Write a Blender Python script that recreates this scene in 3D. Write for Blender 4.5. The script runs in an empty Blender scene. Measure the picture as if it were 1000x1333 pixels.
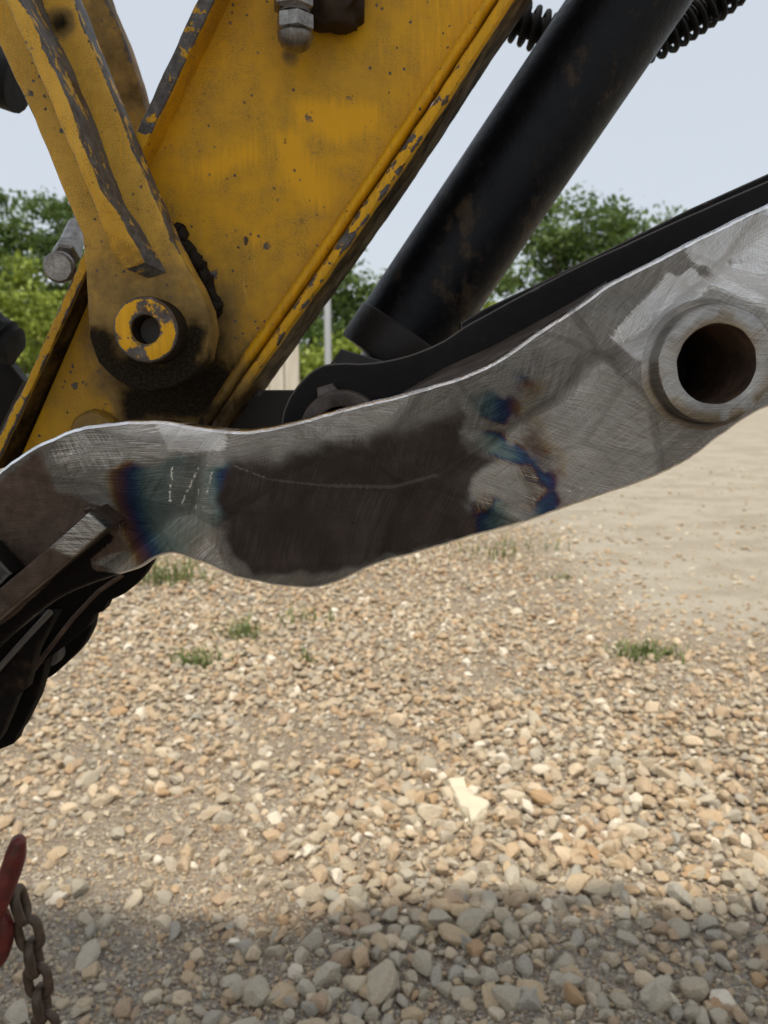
import bpy, bmesh, math, random
import numpy as np
from mathutils import Vector, Matrix, noise as mnoise

random.seed(7)
rng = np.random.default_rng(7)
R = math.radians
S = bpy.context.scene
COL = S.collection

# ------------------------------------------------------------------ camera
CAM_H, PITCH, FPX = 1.05, R(10.0), 1000.0
cam_d = bpy.data.cameras.new('camera')
cam = bpy.data.objects.new('camera', cam_d)
COL.objects.link(cam)
cam.location = (0, 0, CAM_H)
cam.rotation_euler = (R(90) - PITCH, 0, 0)
cam_d.sensor_fit = 'VERTICAL'
cam_d.sensor_height = 36.0
cam_d.lens = 36.0 * FPX / 1333.0
cam_d.clip_start = 0.02
cam_d.clip_end = 2000
cam_d.dof.use_dof = True
cam_d.dof.focus_distance = 0.52
cam_d.dof.aperture_fstop = 10.5
S.camera = cam

# ------------------------------------------------------------------ world, sun, exposure
SUN_EL, SUN_AZ = R(71), R(190)          # azimuth measured from +Y, clockwise: the sun is high behind the camera
w = bpy.data.worlds.new('World')
S.world = w
w.use_nodes = True
wn = w.node_tree.nodes
wl = w.node_tree.links
bg = wn['Background']
sky = wn.new('ShaderNodeTexSky')
sky.sky_type = 'NISHITA'
sky.sun_disc = False
sky.sun_elevation = SUN_EL
sky.sun_rotation = SUN_AZ
sky.air_density = 1.0
sky.dust_density = 4.0
sky.ozone_density = 1.0
veil = wn.new('ShaderNodeMixRGB')        # an even high haze over the whole sky
veil.inputs[0].default_value = 0.72
veil.inputs[2].default_value = (5.05, 5.35, 5.65, 1)
wl.new(sky.outputs[0], veil.inputs[1])
wl.new(veil.outputs[0], bg.inputs['Color'])
bg.inputs['Strength'].default_value = 0.118
sun_d = bpy.data.lights.new('sun', 'SUN')
sun_d.energy = 3.0
sun_d.angle = R(1.8)
sun_d.color = (1.0, 0.93, 0.82)
sun = bpy.data.objects.new('sun', sun_d)
COL.objects.link(sun)
sdir = Vector((math.sin(SUN_AZ) * math.cos(SUN_EL), math.cos(SUN_AZ) * math.cos(SUN_EL), math.sin(SUN_EL)))
sun.rotation_euler = sdir.to_track_quat('Z', 'Y').to_euler()
sun.location = sdir * 50
S.view_settings.view_transform = 'Standard'
S.view_settings.look = 'None'
S.view_settings.exposure = 0.40
S.view_settings.gamma = 1.0
S.view_settings.use_curve_mapping = False
S.render.engine = 'CYCLES'
try:
    S.cycles.use_denoising = True
    S.cycles.max_bounces = 6
except Exception:
    pass

# ------------------------------------------------------------------ geometry helpers
CF = Vector((0, math.cos(PITCH), -math.sin(PITCH)))
CU = Vector((0, math.sin(PITCH), math.cos(PITCH)))
CC = Vector((0, 0, CAM_H))
CFn, CUn, CCn = np.array(CF), np.array(CU), np.array(CC)


def ray(px, py):
    return CF + Vector((1, 0, 0)) * ((px - 500) / FPX) + CU * (-(py - 666.5) / FPX)


def at(px, py, Y):
    """the point of the upright plane y = Y seen at photo pixel px, py"""
    d = ray(px, py)
    return CC + d * (Y / d.y)


def gnd(px, py, z=0.0):
    d = ray(px, py)
    return CC + d * ((z - CAM_H) / d.z)


def proj(P):
    """world points (N,3) -> photo pixels (N,2)"""
    d = np.asarray(P) - CCn
    f = d @ CFn
    return np.stack([500 + FPX * d[:, 0] / f, 666.5 - FPX * (d @ CUn) / f], 1)


def smooth_line(pts, n=6):
    """Catmull-Rom through an open list of 2-D points"""
    P = [np.array(p, float) for p in pts]
    P = [2 * P[0] - P[1]] + P + [2 * P[-1] - P[-2]]
    out = []
    for i in range(1, len(P) - 2):
        for k in range(n):
            t = k / n
            a, b, c, d = P[i - 1], P[i], P[i + 1], P[i + 2]
            out.append(tuple(0.5 * ((2 * b) + (-a + c) * t + (2 * a - 5 * b + 4 * c - d) * t * t + (-a + 3 * b - 3 * c + d) * t ** 3)))
    out.append(tuple(P[-2]))
    return out


def poly_sdf(P, poly):
    """signed distance (positive inside) of points P (N,2) to a polygon"""
    P = np.asarray(P, float)
    poly = np.asarray(poly, float)
    d = np.full(len(P), 1e9)
    ins = np.zeros(len(P), bool)
    for i in range(len(poly)):
        a, b = poly[i], poly[(i + 1) % len(poly)]
        ab = b - a
        L = max(ab @ ab, 1e-12)
        t = np.clip(((P - a) @ ab) / L, 0, 1)
        q = P - (a + t[:, None] * ab)
        d = np.minimum(d, np.hypot(q[:, 0], q[:, 1]))
        c = (a[1] > P[:, 1]) != (b[1] > P[:, 1])
        with np.errstate(divide='ignore', invalid='ignore'):
            xi = a[0] + (P[:, 1] - a[1]) * ab[0] / (ab[1] if abs(ab[1]) > 1e-12 else 1e-12)
        ins ^= c & (P[:, 0] < xi)
    return np.where(ins, d, -d)


def circ(cx, cy, r, a0=0, a1=360, n=24):
    return [(cx + r * math.cos(R(a0 + (a1 - a0) * i / n)), cy + r * math.sin(R(a0 + (a1 - a0) * i / n))) for i in range(n + 1)]


# ------------------------------------------------------------------ scene-graph helpers
def thing(name, label, cat, loc=(0, 0, 0), group=None):
    o = bpy.data.objects.new(name, None)
    o.empty_display_size = 0.05
    COL.objects.link(o)
    o.location = loc
    o['label'] = label
    o['category'] = cat
    if group:
        o['group'] = group
    return o


def wloc(o):
    v = Vector((0, 0, 0))
    while o:
        v += Vector(o.location)
        o = o.parent
    return v


def link_mesh(name, me, mat, parent=None):
    o = bpy.data.objects.new(name, me)
    COL.objects.link(o)
    if mat and not me.materials:
        me.materials.append(mat)
    if parent is not None:
        o.parent = parent
    return o


def finish(name, bm, mat, parent=None, sharp=35, attrs=None, smooth=True):
    """bmesh in world coordinates -> one object, shifted to its parent's origin"""
    bmesh.ops.recalc_face_normals(bm, faces=bm.faces)
    off = wloc(parent) if parent is not None else Vector((0, 0, 0))
    me = bpy.data.meshes.new(name)
    bm.to_mesh(me)
    bm.free()
    n = len(me.vertices)
    co = np.empty(n * 3, np.float32)
    me.vertices.foreach_get('co', co)
    co = co.reshape(-1, 3)
    if attrs:
        for k, f in attrs.items():
            a = me.attributes.get(k) or me.attributes.new(k, 'FLOAT', 'POINT')
            a.data.foreach_set('value', np.asarray(f(co.astype(float)), np.float32))
    co = co - np.array(off, np.float32)
    me.vertices.foreach_set('co', co.ravel())
    if smooth:
        me.polygons.foreach_set('use_smooth', np.ones(len(me.polygons), bool))
        me.set_sharp_from_angle(angle=R(sharp))
    me.update()
    return link_mesh(name, me, mat, parent)


def plate_bm(px, Y0, Y1, rings=None, step=None, wob=0.0, hole=None):
    """plate of outline px (photo pixels on its front plane y=Y0), Y0..Y1 thick, with shaped arris;
    the outline distance is kept in the vertex layer 'ed'."""
    P2 = [at(x, y, Y0) for x, y in px]
    P2 = [(p.x, p.z) for p in P2]
    ar = sum(P2[i][0] * P2[(i + 1) % len(P2)][1] - P2[(i + 1) % len(P2)][0] * P2[i][1] for i in range(len(P2)))
    if ar < 0:
        P2 = P2[::-1]
    # resample so that wear has vertices to live on
    if step:
        Q = []
        for i in range(len(P2)):
            a, b = np.array(P2[i]), np.array(P2[(i + 1) % len(P2)])
            m = max(1, int(np.hypot(*(b - a)) / step))
            for k in range(m):
                Q.append(tuple(a + (b - a) * k / m))
        P2 = Q
    if wob:
        Q = []
        for i in range(len(P2)):
            a, b = np.array(P2[i - 1]), np.array(P2[(i + 1) % len(P2)])
            t = b - a
            t /= max(np.hypot(*t), 1e-9)
            k = mnoise.noise((P2[i][0] * 60, P2[i][1] * 60, 3.3)) * wob + mnoise.noise((P2[i][0] * 220, P2[i][1] * 220, 1.3)) * wob * .5
            Q.append((P2[i][0] + t[1] * k, P2[i][1] - t[0] * k))
        P2 = Q
    rings = rings or [(0, 0), (0.0006, 0.0002), (0.0012, 0.0012)]
    c = rings[-1][0]
    # inner outline
    n = len(P2)
    I2 = []
    N2 = []
    for i in range(n):
        a, b, d = np.array(P2[i - 1]), np.array(P2[i]), np.array(P2[(i + 1) % n])
        t1, t2 = b - a, d - b
        t1 = t1 / max(np.hypot(*t1), 1e-9)
        t2 = t2 / max(np.hypot(*t2), 1e-9)
        m = np.array([t1[1] + t2[1], -t1[0] - t2[0]])
        m = m / max(np.hypot(*m), 0.25)
        m = m / max(0.5, (m @ np.array([t1[1], -t1[0]])))
        N2.append(m)
        I2.append(b - m * c)
    bm = bmesh.new()
    vs = [bm.verts.new((p[0], Y0, p[1])) for p in I2]
    bm.faces.new(vs)
    if step:
        xs = [p[0] for p in I2]
        zs = [p[1] for p in I2]
        for lo, hi, ax in ((min(xs), max(xs), 0), (min(zs), max(zs), 2)):
            m = int((hi - lo) / step)
            for k in range(1, m):
                co = [0, 0, 0]
                no = [0, 0, 0]
                co[ax] = lo + (hi - lo) * (k + .013) / m
                no[ax] = 1
                bmesh.ops.bisect_plane(bm, geom=bm.verts[:] + bm.edges[:] + bm.faces[:], dist=1e-7, plane_co=co, plane_no=no)
    # ordered boundary
    bedges = [e for e in bm.edges if len(e.link_faces) == 1]
    nb = {}
    for e in bedges:
        a, b = e.verts
        nb.setdefault(a, []).append(b)
        nb.setdefault(b, []).append(a)
    st = bedges[0].verts[0]
    loop = [st]
    prev, cur = None, st
    while True:
        nx = [q for q in nb[cur] if q is not prev]
        if not nx or nx[0] is st:
            break
        prev, cur = cur, nx[0]
        loop.append(cur)
        if len(loop) > 200000:
            break
    A = sum(loop[i].co.x * loop[(i + 1) % len(loop)].co.z - loop[(i + 1) % len(loop)].co.x * loop[i].co.z for i in range(len(loop)))
    if A < 0:
        loop.reverse()
    m = len(loop)
    nrm = []
    for i in range(m):
        a, b, d = loop[i - 1].co, loop[i].co, loop[(i + 1) % m].co
        t1 = Vector((b.x - a.x, b.z - a.z)).normalized()
        t2 = Vector((d.x - b.x, d.z - b.z)).normalized()
        q = Vector((t1.y + t2.y, -t1.x - t2.x))
        q = q / max(q.length, 0.25)
        q = q / max(0.5, q.dot(Vector((t1.y, -t1.x))))
        nrm.append(q)
    prevr = loop
    front = list(bm.faces)
    base = [v.co.copy() for v in loop]
    for (o, dy) in rings[1:] + [(c, Y1 - Y0)]:
        ring = [bm.verts.new((base[i].x + nrm[i].x * o, Y0 + dy, base[i].z + nrm[i].y * o)) for i in range(m)]
        for i in range(m):
            j = (i + 1) % m
            bm.faces.new((prevr[i], prevr[j], ring[j], ring[i]))
        prevr = ring
    mp = {loop[i]: prevr[i] for i in range(m)}
    for v in list({v for f in front for v in f.verts}):
        if v not in mp:
            mp[v] = bm.verts.new((v.co.x, Y1, v.co.z))
    for f in front:
        bm.faces.new([mp[v] for v in reversed(f.verts)])
    if hole:
        hx, hz, hr = hole
        bm.normal_update()
        kill = [f for f in bm.faces if math.hypot(f.calc_center_median().x - hx, f.calc_center_median().z - hz) < hr
                and abs(f.normal.y) > .5 and len(f.verts) < 10]
        bmesh.ops.delete(bm, geom=kill, context='FACES')
    return bm, P2


def plate(name, px, Y0, Y1, mat, parent=None, rings=None, step=None, wob=0.0, hole=None, attrs=None, sharp=35, front=None):
    bm, P2 = plate_bm(px, Y0, Y1, rings, step, wob, hole)
    if front:                            # front face leaning back where front(px) says so
        pp = proj(np.array([v.co[:] for v in bm.verts]))
        for v, q in zip(bm.verts, pp):
            if v.co.y < Y0 + .004:
                y2 = v.co.y + front(q)
                v.co = at(q[0], q[1], y2)

    def ed(co):
        d = np.abs(poly_sdf(co[:, [0, 2]], P2))
        return np.where(co[:, 1] > Y0 + 0.5 * (Y1 - Y0), 0.02, np.hypot(d, np.maximum(0, co[:, 1] - Y0 - .001)))
    a = {'ed': ed}
    if attrs:
        for k, f in attrs.items():
            a[k] = (lambda f: lambda co: f(proj(co), co))(f)
    return finish(name, bm, mat, parent, sharp, a)


def lathe_bm(c, axis, prof, seg=40, bm=None, jit=0.0):
    """profile [(radius, distance along axis)] turned round the axis through c"""
    bm = bm or bmesh.new()
    ax = Vector(axis).normalized()
    u = ax.orthogonal().normalized()
    v = ax.cross(u)
    prev = None
    for r, t in prof:
        if r <= 1e-7:
            ring = [bm.verts.new(Vector(c) + ax * t)]
        else:
            ring = []
            for i in range(seg):
                a = 2 * math.pi * i / seg
                rr = r + (mnoise.noise((math.cos(a) * 3, math.sin(a) * 3, t * 90)) * jit if jit else 0)
                ring.append(bm.verts.new(Vector(c) + ax * t + (u * math.cos(a) + v * math.sin(a)) * rr))
        if prev:
            if len(prev) == 1 and len(ring) > 1:
                for i in range(seg):
                    bm.faces.new((prev[0], ring[i], ring[(i + 1) % seg]))
            elif len(ring) == 1 and len(prev) > 1:
                for i in range(seg):
                    bm.faces.new((prev[i], ring[0], prev[(i + 1) % seg]))
            elif len(ring) > 1:
                for i in range(seg):
                    j = (i + 1) % seg
                    bm.faces.new((prev[i], prev[j], ring[j], ring[i]))
        prev = ring
    return bm


def tube_bm(pts, rad, seg=12, bm=None, closed=False, caps=True):
    bm = bm or bmesh.new()
    pts = [Vector(p) for p in pts]
    n = len(pts)
    rad = rad if hasattr(rad, '__len__') else [rad] * n
    tan = []
    for i in range(n):
        a = pts[(i - 1) % n] if (closed or i > 0) else pts[0]
        b = pts[(i + 1) % n] if (closed or i < n - 1) else pts[-1]
        tan.append((b - a).normalized())
    u = tan[0].orthogonal().normalized()
    rings = []
    for i in range(n):
        u = (u - tan[i] * u.dot(tan[i])).normalized()
        v = tan[i].cross(u)
        rings.append([bm.verts.new(pts[i] + (u * math.cos(2 * math.pi * k / seg) + v * math.sin(2 * math.pi * k / seg)) * rad[i]) for k in range(seg)])
    for i in range(n if closed else n - 1):
        a, b = rings[i], rings[(i + 1) % n]
        off = 0
        if closed and i == n - 1:
            off = min(range(seg), key=lambda k: (a[0].co - b[k].co).length)
        for k in range(seg):
            bm.faces.new((a[k], a[(k + 1) % seg], b[(k + 1 + off) % seg], b[(k + off) % seg]))
    if caps and not closed:
        bm.faces.new(rings[0][::-1])
        bm.faces.new(rings[-1])
    return bm


def box_bm(x0, x1, y0, y1, z0, z1, bm=None, bev=0.0):
    b2 = bmesh.new()
    r = bmesh.ops.create_cube(b2, size=1)
    for v in r['verts']:
        v.co = Vector(((x0 + x1) / 2 + v.co.x * (x1 - x0), (y0 + y1) / 2 + v.co.y * (y1 - y0), (z0 + z1) / 2 + v.co.z * (z1 - z0)))
    if bev:
        bmesh.ops.bevel(b2, geom=b2.edges[:], offset=bev, segments=1, affect='EDGES')
    if bm is None:
        return b2
    me = bpy.data.meshes.new('tmp')
    b2.to_mesh(me)
    b2.free()
    bm.from_mesh(me)
    bpy.data.meshes.remove(me)
    return bm


# ------------------------------------------------------------------ material helper
class M:
    def __init__(s, name):
        s.m = bpy.data.materials.new(name)
        s.m.use_nodes = True
        s.t = s.m.node_tree
        s.b = s.t.nodes['Principled BSDF']
        s.out = s.t.nodes['Material Output']
        s._pos = None

    def n(s, typ, **kw):
        x = s.t.nodes.new(typ)
        for k, v in kw.items():
            setattr(x, k, v)
        return x

    def put(s, sock, v):
        if isinstance(v, bpy.types.NodeSocket):
            s.t.links.new(v, sock)
        elif isinstance(v, (tuple, list)) and len(v) == 3 and sock.type == 'RGBA':
            sock.default_value = (*v, 1)
        else:
            sock.default_value = v

    @property
    def pos(s):
        if s._pos is None:
            s._pos = s.n('ShaderNodeTexCoord').outputs['Object']
        return s._pos

    def math(s, op, a, b=0.0, c=0.0, clamp=False):
        x = s.n('ShaderNodeMath', operation=op, use_clamp=clamp)
        s.put(x.inputs[0], a)
        s.put(x.inputs[1], b)
        s.put(x.inputs[2], c)
        return x.outputs[0]

    def noise(s, scale, detail=3, rough=.55, vec=None, dist=0.0, w=None):
        x = s.n('ShaderNodeTexNoise')
        if w is not None:
            x.noise_dimensions = '4D'
            s.put(x.inputs['W'], w)
        s.put(x.inputs['Vector'], vec if vec is not None else s.pos)
        x.inputs['Scale'].default_value = scale
        x.inputs['Detail'].default_value = detail
        x.inputs['Roughness'].default_value = rough
        x.inputs['Distortion'].default_value = dist
        return x.outputs['Fac']

    def vor(s, scale, vec=None, feature='F1', out='Distance', rand=1.0):
        x = s.n('ShaderNodeTexVoronoi', feature=feature)
        s.put(x.inputs['Vector'], vec if vec is not None else s.pos)
        x.inputs['Scale'].default_value = scale
        x.inputs['Randomness'].default_value = rand
        return x.outputs[out]

    def ramp(s, f, stops, interp='LINEAR'):
        x = s.n('ShaderNodeValToRGB')
        x.color_ramp.interpolation = interp
        e = x.color_ramp.elements
        while len(e) < len(stops):
            e.new(0.5)
        for i, (p, c) in enumerate(stops):
            e[i].position = p
            e[i].color = (c, c, c, 1) if not hasattr(c, '__len__') else (*c, 1)
        s.put(x.inputs[0], f)
        return x.outputs[0]

    def step(s, f, a, b):
        """smooth 0..1 while f goes a..b"""
        x = s.n('ShaderNodeMapRange', interpolation_type='SMOOTHSTEP')
        s.put(x.inputs[0], f)
        s.put(x.inputs[1], a)
        s.put(x.inputs[2], b)
        return x.outputs[0]

    def mix(s, f, a, b, mode='MIX'):
        x = s.n('ShaderNodeMixRGB', blend_type=mode)
        s.put(x.inputs[0], f)
        s.put(x.inputs[1], a)
        s.put(x.inputs[2], b)
        return x.outputs[0]

    def attr(s, name, out='Fac'):
        return s.n('ShaderNodeAttribute', attribute_name=name).outputs[out]

    def mapping(s, scale=(1, 1, 1), rot=(0, 0, 0), vec=None):
        x = s.n('ShaderNodeMapping')
        s.put(x.inputs['Vector'], vec if vec is not None else s.pos)
        x.inputs['Rotation'].default_value = rot
        x.inputs['Scale'].default_value = scale
        return x.outputs[0]

    def bump(s, h, dist=0.001, strength=1.0, nrm=None):
        x = s.n('ShaderNodeBump')
        s.put(x.inputs['Height'], h)
        x.inputs['Distance'].default_value = dist
        x.inputs['Strength'].default_value = strength
        if nrm is not None:
            s.put(x.inputs['Normal'], nrm)
        return x.outputs[0]

    def set(s, **kw):
        names = {'color': 'Base Color', 'rough': 'Roughness', 'metal': 'Metallic', 'normal': 'Normal', 'spec': 'Specular IOR Level',
                 'aniso': 'Anisotropic', 'coat': 'Coat Weight'}
        for k, v in kw.items():
            s.put(s.b.inputs[names[k]], v)
        return s


# ------------------------------------------------------------------ materials
def yellow_paint(name, pale=0.0):
    m = M(name)
    big = m.noise(9, 4, .6)
    mid = m.noise(40, 5, .65)
    fine = m.noise(420, 3, .7)
    gr = m.noise(1500, 2, .6)
    base = m.ramp(big, [(0.3, (0.60, 0.295, 0.004)), (0.7, (0.72, 0.385, 0.008))])
    if pale:
        base = m.mix(pale, base, (0.74, 0.46, 0.10))
    dusty = m.mix(m.math('MULTIPLY', m.step(mid, .4, .8), .6), base, (0.50, 0.30, 0.055))
    dirt = m.step(m.math('ADD', m.math('MULTIPLY', mid, .6), m.math('MULTIPLY', fine, .55)), .62, .78)
    dirt = m.math('MULTIPLY', dirt, m.math('SUBTRACT', 1.0, m.attr('clean')), clamp=True)
    c = m.mix(m.math('MULTIPLY', dirt, .75), dusty, (0.15, 0.088, 0.026))
    dull = m.math('MULTIPLY', m.step(m.noise(5.5, 5, .68), .40, .66), .55)
    c = m.mix(dull, c, (0.33, 0.185, 0.03))
    c = m.mix(m.math('MULTIPLY', m.math('MULTIPLY', m.step(gr, .53, .63), m.step(mid, .36, .56)), .8), c, (0.055, 0.033, 0.012))
    sc_ = m.noise(1.0, 3, .65, vec=m.mapping((300, 300, 22), rot=(0, R(35), 0)))
    c = m.mix(m.math('MULTIPLY', m.math('MULTIPLY', m.step(sc_, .60, .70), m.step(m.noise(14, 3, .6), .48, .62)), .5), c, (0.60, 0.40, 0.12))
    c = m.mix(m.math('MULTIPLY', m.step(m.math('ADD', m.attr('clean'), m.math('MULTIPLY', m.math('SUBTRACT', m.math('ADD', m.math('MULTIPLY', sc_, .7), m.math('MULTIPLY', mid, .5)), .6), 1.9)), .25, .95), .85), c, (0.78, 0.385, 0.006))
    # grease: soaked in near the pins, plus the gap's shade painted dark
    gs = m.math('ADD', m.attr('grease_shade'), m.math('MULTIPLY', m.math('SUBTRACT', m.noise(30, 5, .7), .5), .9))
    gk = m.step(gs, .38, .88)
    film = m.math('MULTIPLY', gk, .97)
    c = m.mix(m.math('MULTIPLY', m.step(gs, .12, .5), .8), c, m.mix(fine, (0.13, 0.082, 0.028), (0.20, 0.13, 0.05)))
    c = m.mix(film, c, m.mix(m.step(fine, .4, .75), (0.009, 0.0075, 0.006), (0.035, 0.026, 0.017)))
    # small stone chips
    sp = m.vor(120, rand=1.0, vec=None)
    spn = m.noise(23, 3, .6)
    chip_s = m.math('MULTIPLY', m.math('SUBTRACT', 1.0, m.step(m.math('ADD', sp, m.math('MULTIPLY', m.math('SUBTRACT', fine, .5), .35)), .10, .17)), m.step(spn, .46, .54))
    sp2 = m.math('ADD', m.vor(46), m.math('MULTIPLY', m.math('SUBTRACT', m.noise(190, 3, .6), .5), .5))
    chip_b = m.math('MULTIPLY', m.math('SUBTRACT', 1.0, m.step(sp2, .12, .15)), m.step(m.noise(12, 3, .6), .52, .56))
    chip_s = m.math('MAXIMUM', chip_s, chip_b)
    # worn arrises
    wn_ = m.math('ADD', m.math('MULTIPLY', m.noise(55, 4, .65), .75), m.math('MULTIPLY', m.noise(9, 2, .5), .5))
    wid = m.math('MULTIPLY', m.step(wn_, .5, .95), m.attr('wear'))
    chip_e = m.math('SUBTRACT', 1.0, m.step(m.math('SUBTRACT', m.attr('ed'), wid), -.0004, .0003))
    chip_e = m.math('MULTIPLY', chip_e, m.step(m.attr('wear'), .0001, .001))
    bare_a = m.attr('bare')
    bare = m.step(m.math('ADD', bare_a, m.math('MULTIPLY', m.math('SUBTRACT', m.noise(70, 4, .6), .5), 1.1)), .5, .56)
    chip = m.math('MAXIMUM', m.math('MAXIMUM', chip_s, chip_e), bare)
    chip = m.math('MULTIPLY', chip, m.math('SUBTRACT', 1.0, m.math('MULTIPLY', film, .9)))
    steel = m.ramp(m.noise(160, 4, .7), [(.3, (0.05, 0.043, 0.038)), (.55, (0.11, 0.10, 0.092)), (.75, (0.20, 0.19, 0.18))])
    steel = m.mix(m.step(m.noise(38, 3, .6), .5, .7), steel, (0.075, 0.04, 0.02))
    col = m.mix(chip, c, steel)
    h = m.math('ADD', m.math('MULTIPLY', chip, -0.6), m.math('ADD', m.math('MULTIPLY', gr, .12), m.math('MULTIPLY', fine, .35)))
    rough = m.math('ADD', m.math('MULTIPLY', m.math('SUBTRACT', mid, .5), .35), m.math('SUBTRACT', .5, m.math('MULTIPLY', film, .08)), clamp=True)
    rough = m.math('ADD', rough, m.math('MULTIPLY', film, .35), clamp=True)
    m.set(color=col, rough=rough, spec=m.math('MULTIPLY', .22, m.math('SUBTRACT', 1.0, m.math('MULTIPLY', film, .85))), normal=m.bump(h, .0006, .8))
    return m.m


def dark_metal(name, col=(0.008, 0.0072, 0.0066), rust=(0.05, 0.026, 0.014), amt=.45, rough=.45, wear=.0, scale=1.0, spec=.14, axis=None):
    m = M(name)
    a = m.noise(14 * scale, 5, .62) if axis is None else m.noise(1.0, 5, .62, vec=m.mapping((26, 26, 7), rot=(0, axis, 0)))
    b = m.noise(75 * scale, 4, .7)
    f = m.noise(520 * scale, 3, .7)
    k = m.math('ADD', m.math('MULTIPLY', a, .65), m.math('MULTIPLY', b, .4))
    c = m.mix(m.step(k, .52, .72), col, rust)
    k2 = m.math('MULTIPLY', m.step(k, .5, .8), amt, clamp=True)
    c = m.mix(k2, col, c)
    c = m.mix(m.math('MULTIPLY', m.step(f, .6, .75), .35), c, tuple(min(1, x * 2.4 + .012) for x in col))
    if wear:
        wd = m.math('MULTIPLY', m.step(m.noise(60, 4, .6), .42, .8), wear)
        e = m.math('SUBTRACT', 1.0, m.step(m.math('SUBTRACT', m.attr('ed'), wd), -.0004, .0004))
        e = m.math('MAXIMUM', e, m.math('MULTIPLY', m.math('SUBTRACT', 1.0, m.step(m.attr('ed'), .0008, .0015)), .9))  # steady pale line: sky glint on the arris, painted over the ragged wear
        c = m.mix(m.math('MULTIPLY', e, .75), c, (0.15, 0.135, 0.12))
    rg = m.math('ADD', rough, m.math('MULTIPLY', m.math('SUBTRACT', b, .5), .5), clamp=True)
    m.set(color=c, rough=rg, spec=spec, normal=m.bump(m.math('ADD', m.math('MULTIPLY', b, .7), m.math('MULTIPLY', f, .3)), .0012 / scale, .7))
    return m.m


def rust_metal(name, col=(0.075, 0.045, 0.03), dark=(0.03, 0.02, 0.016), hi=(0.16, 0.10, 0.065), rough=.55, metal=.35):
    m = M(name)
    b = m.noise(45, 5, .7)
    f = m.noise(380, 4, .7)
    c = m.ramp(b, [(.3, dark), (.52, col), (.75, hi)])
    c = m.mix(m.math('MULTIPLY', m.step(f, .55, .8), .5), c, hi)
    c = m.mix(m.math('MULTIPLY', m.step(f, .5, .25), .5), c, dark)
    m.set(color=c, rough=rough, metal=metal, normal=m.bump(m.math('ADD', b, m.math('MULTIPLY', f, .5)), .0008, .8))
    return m.m


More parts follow.
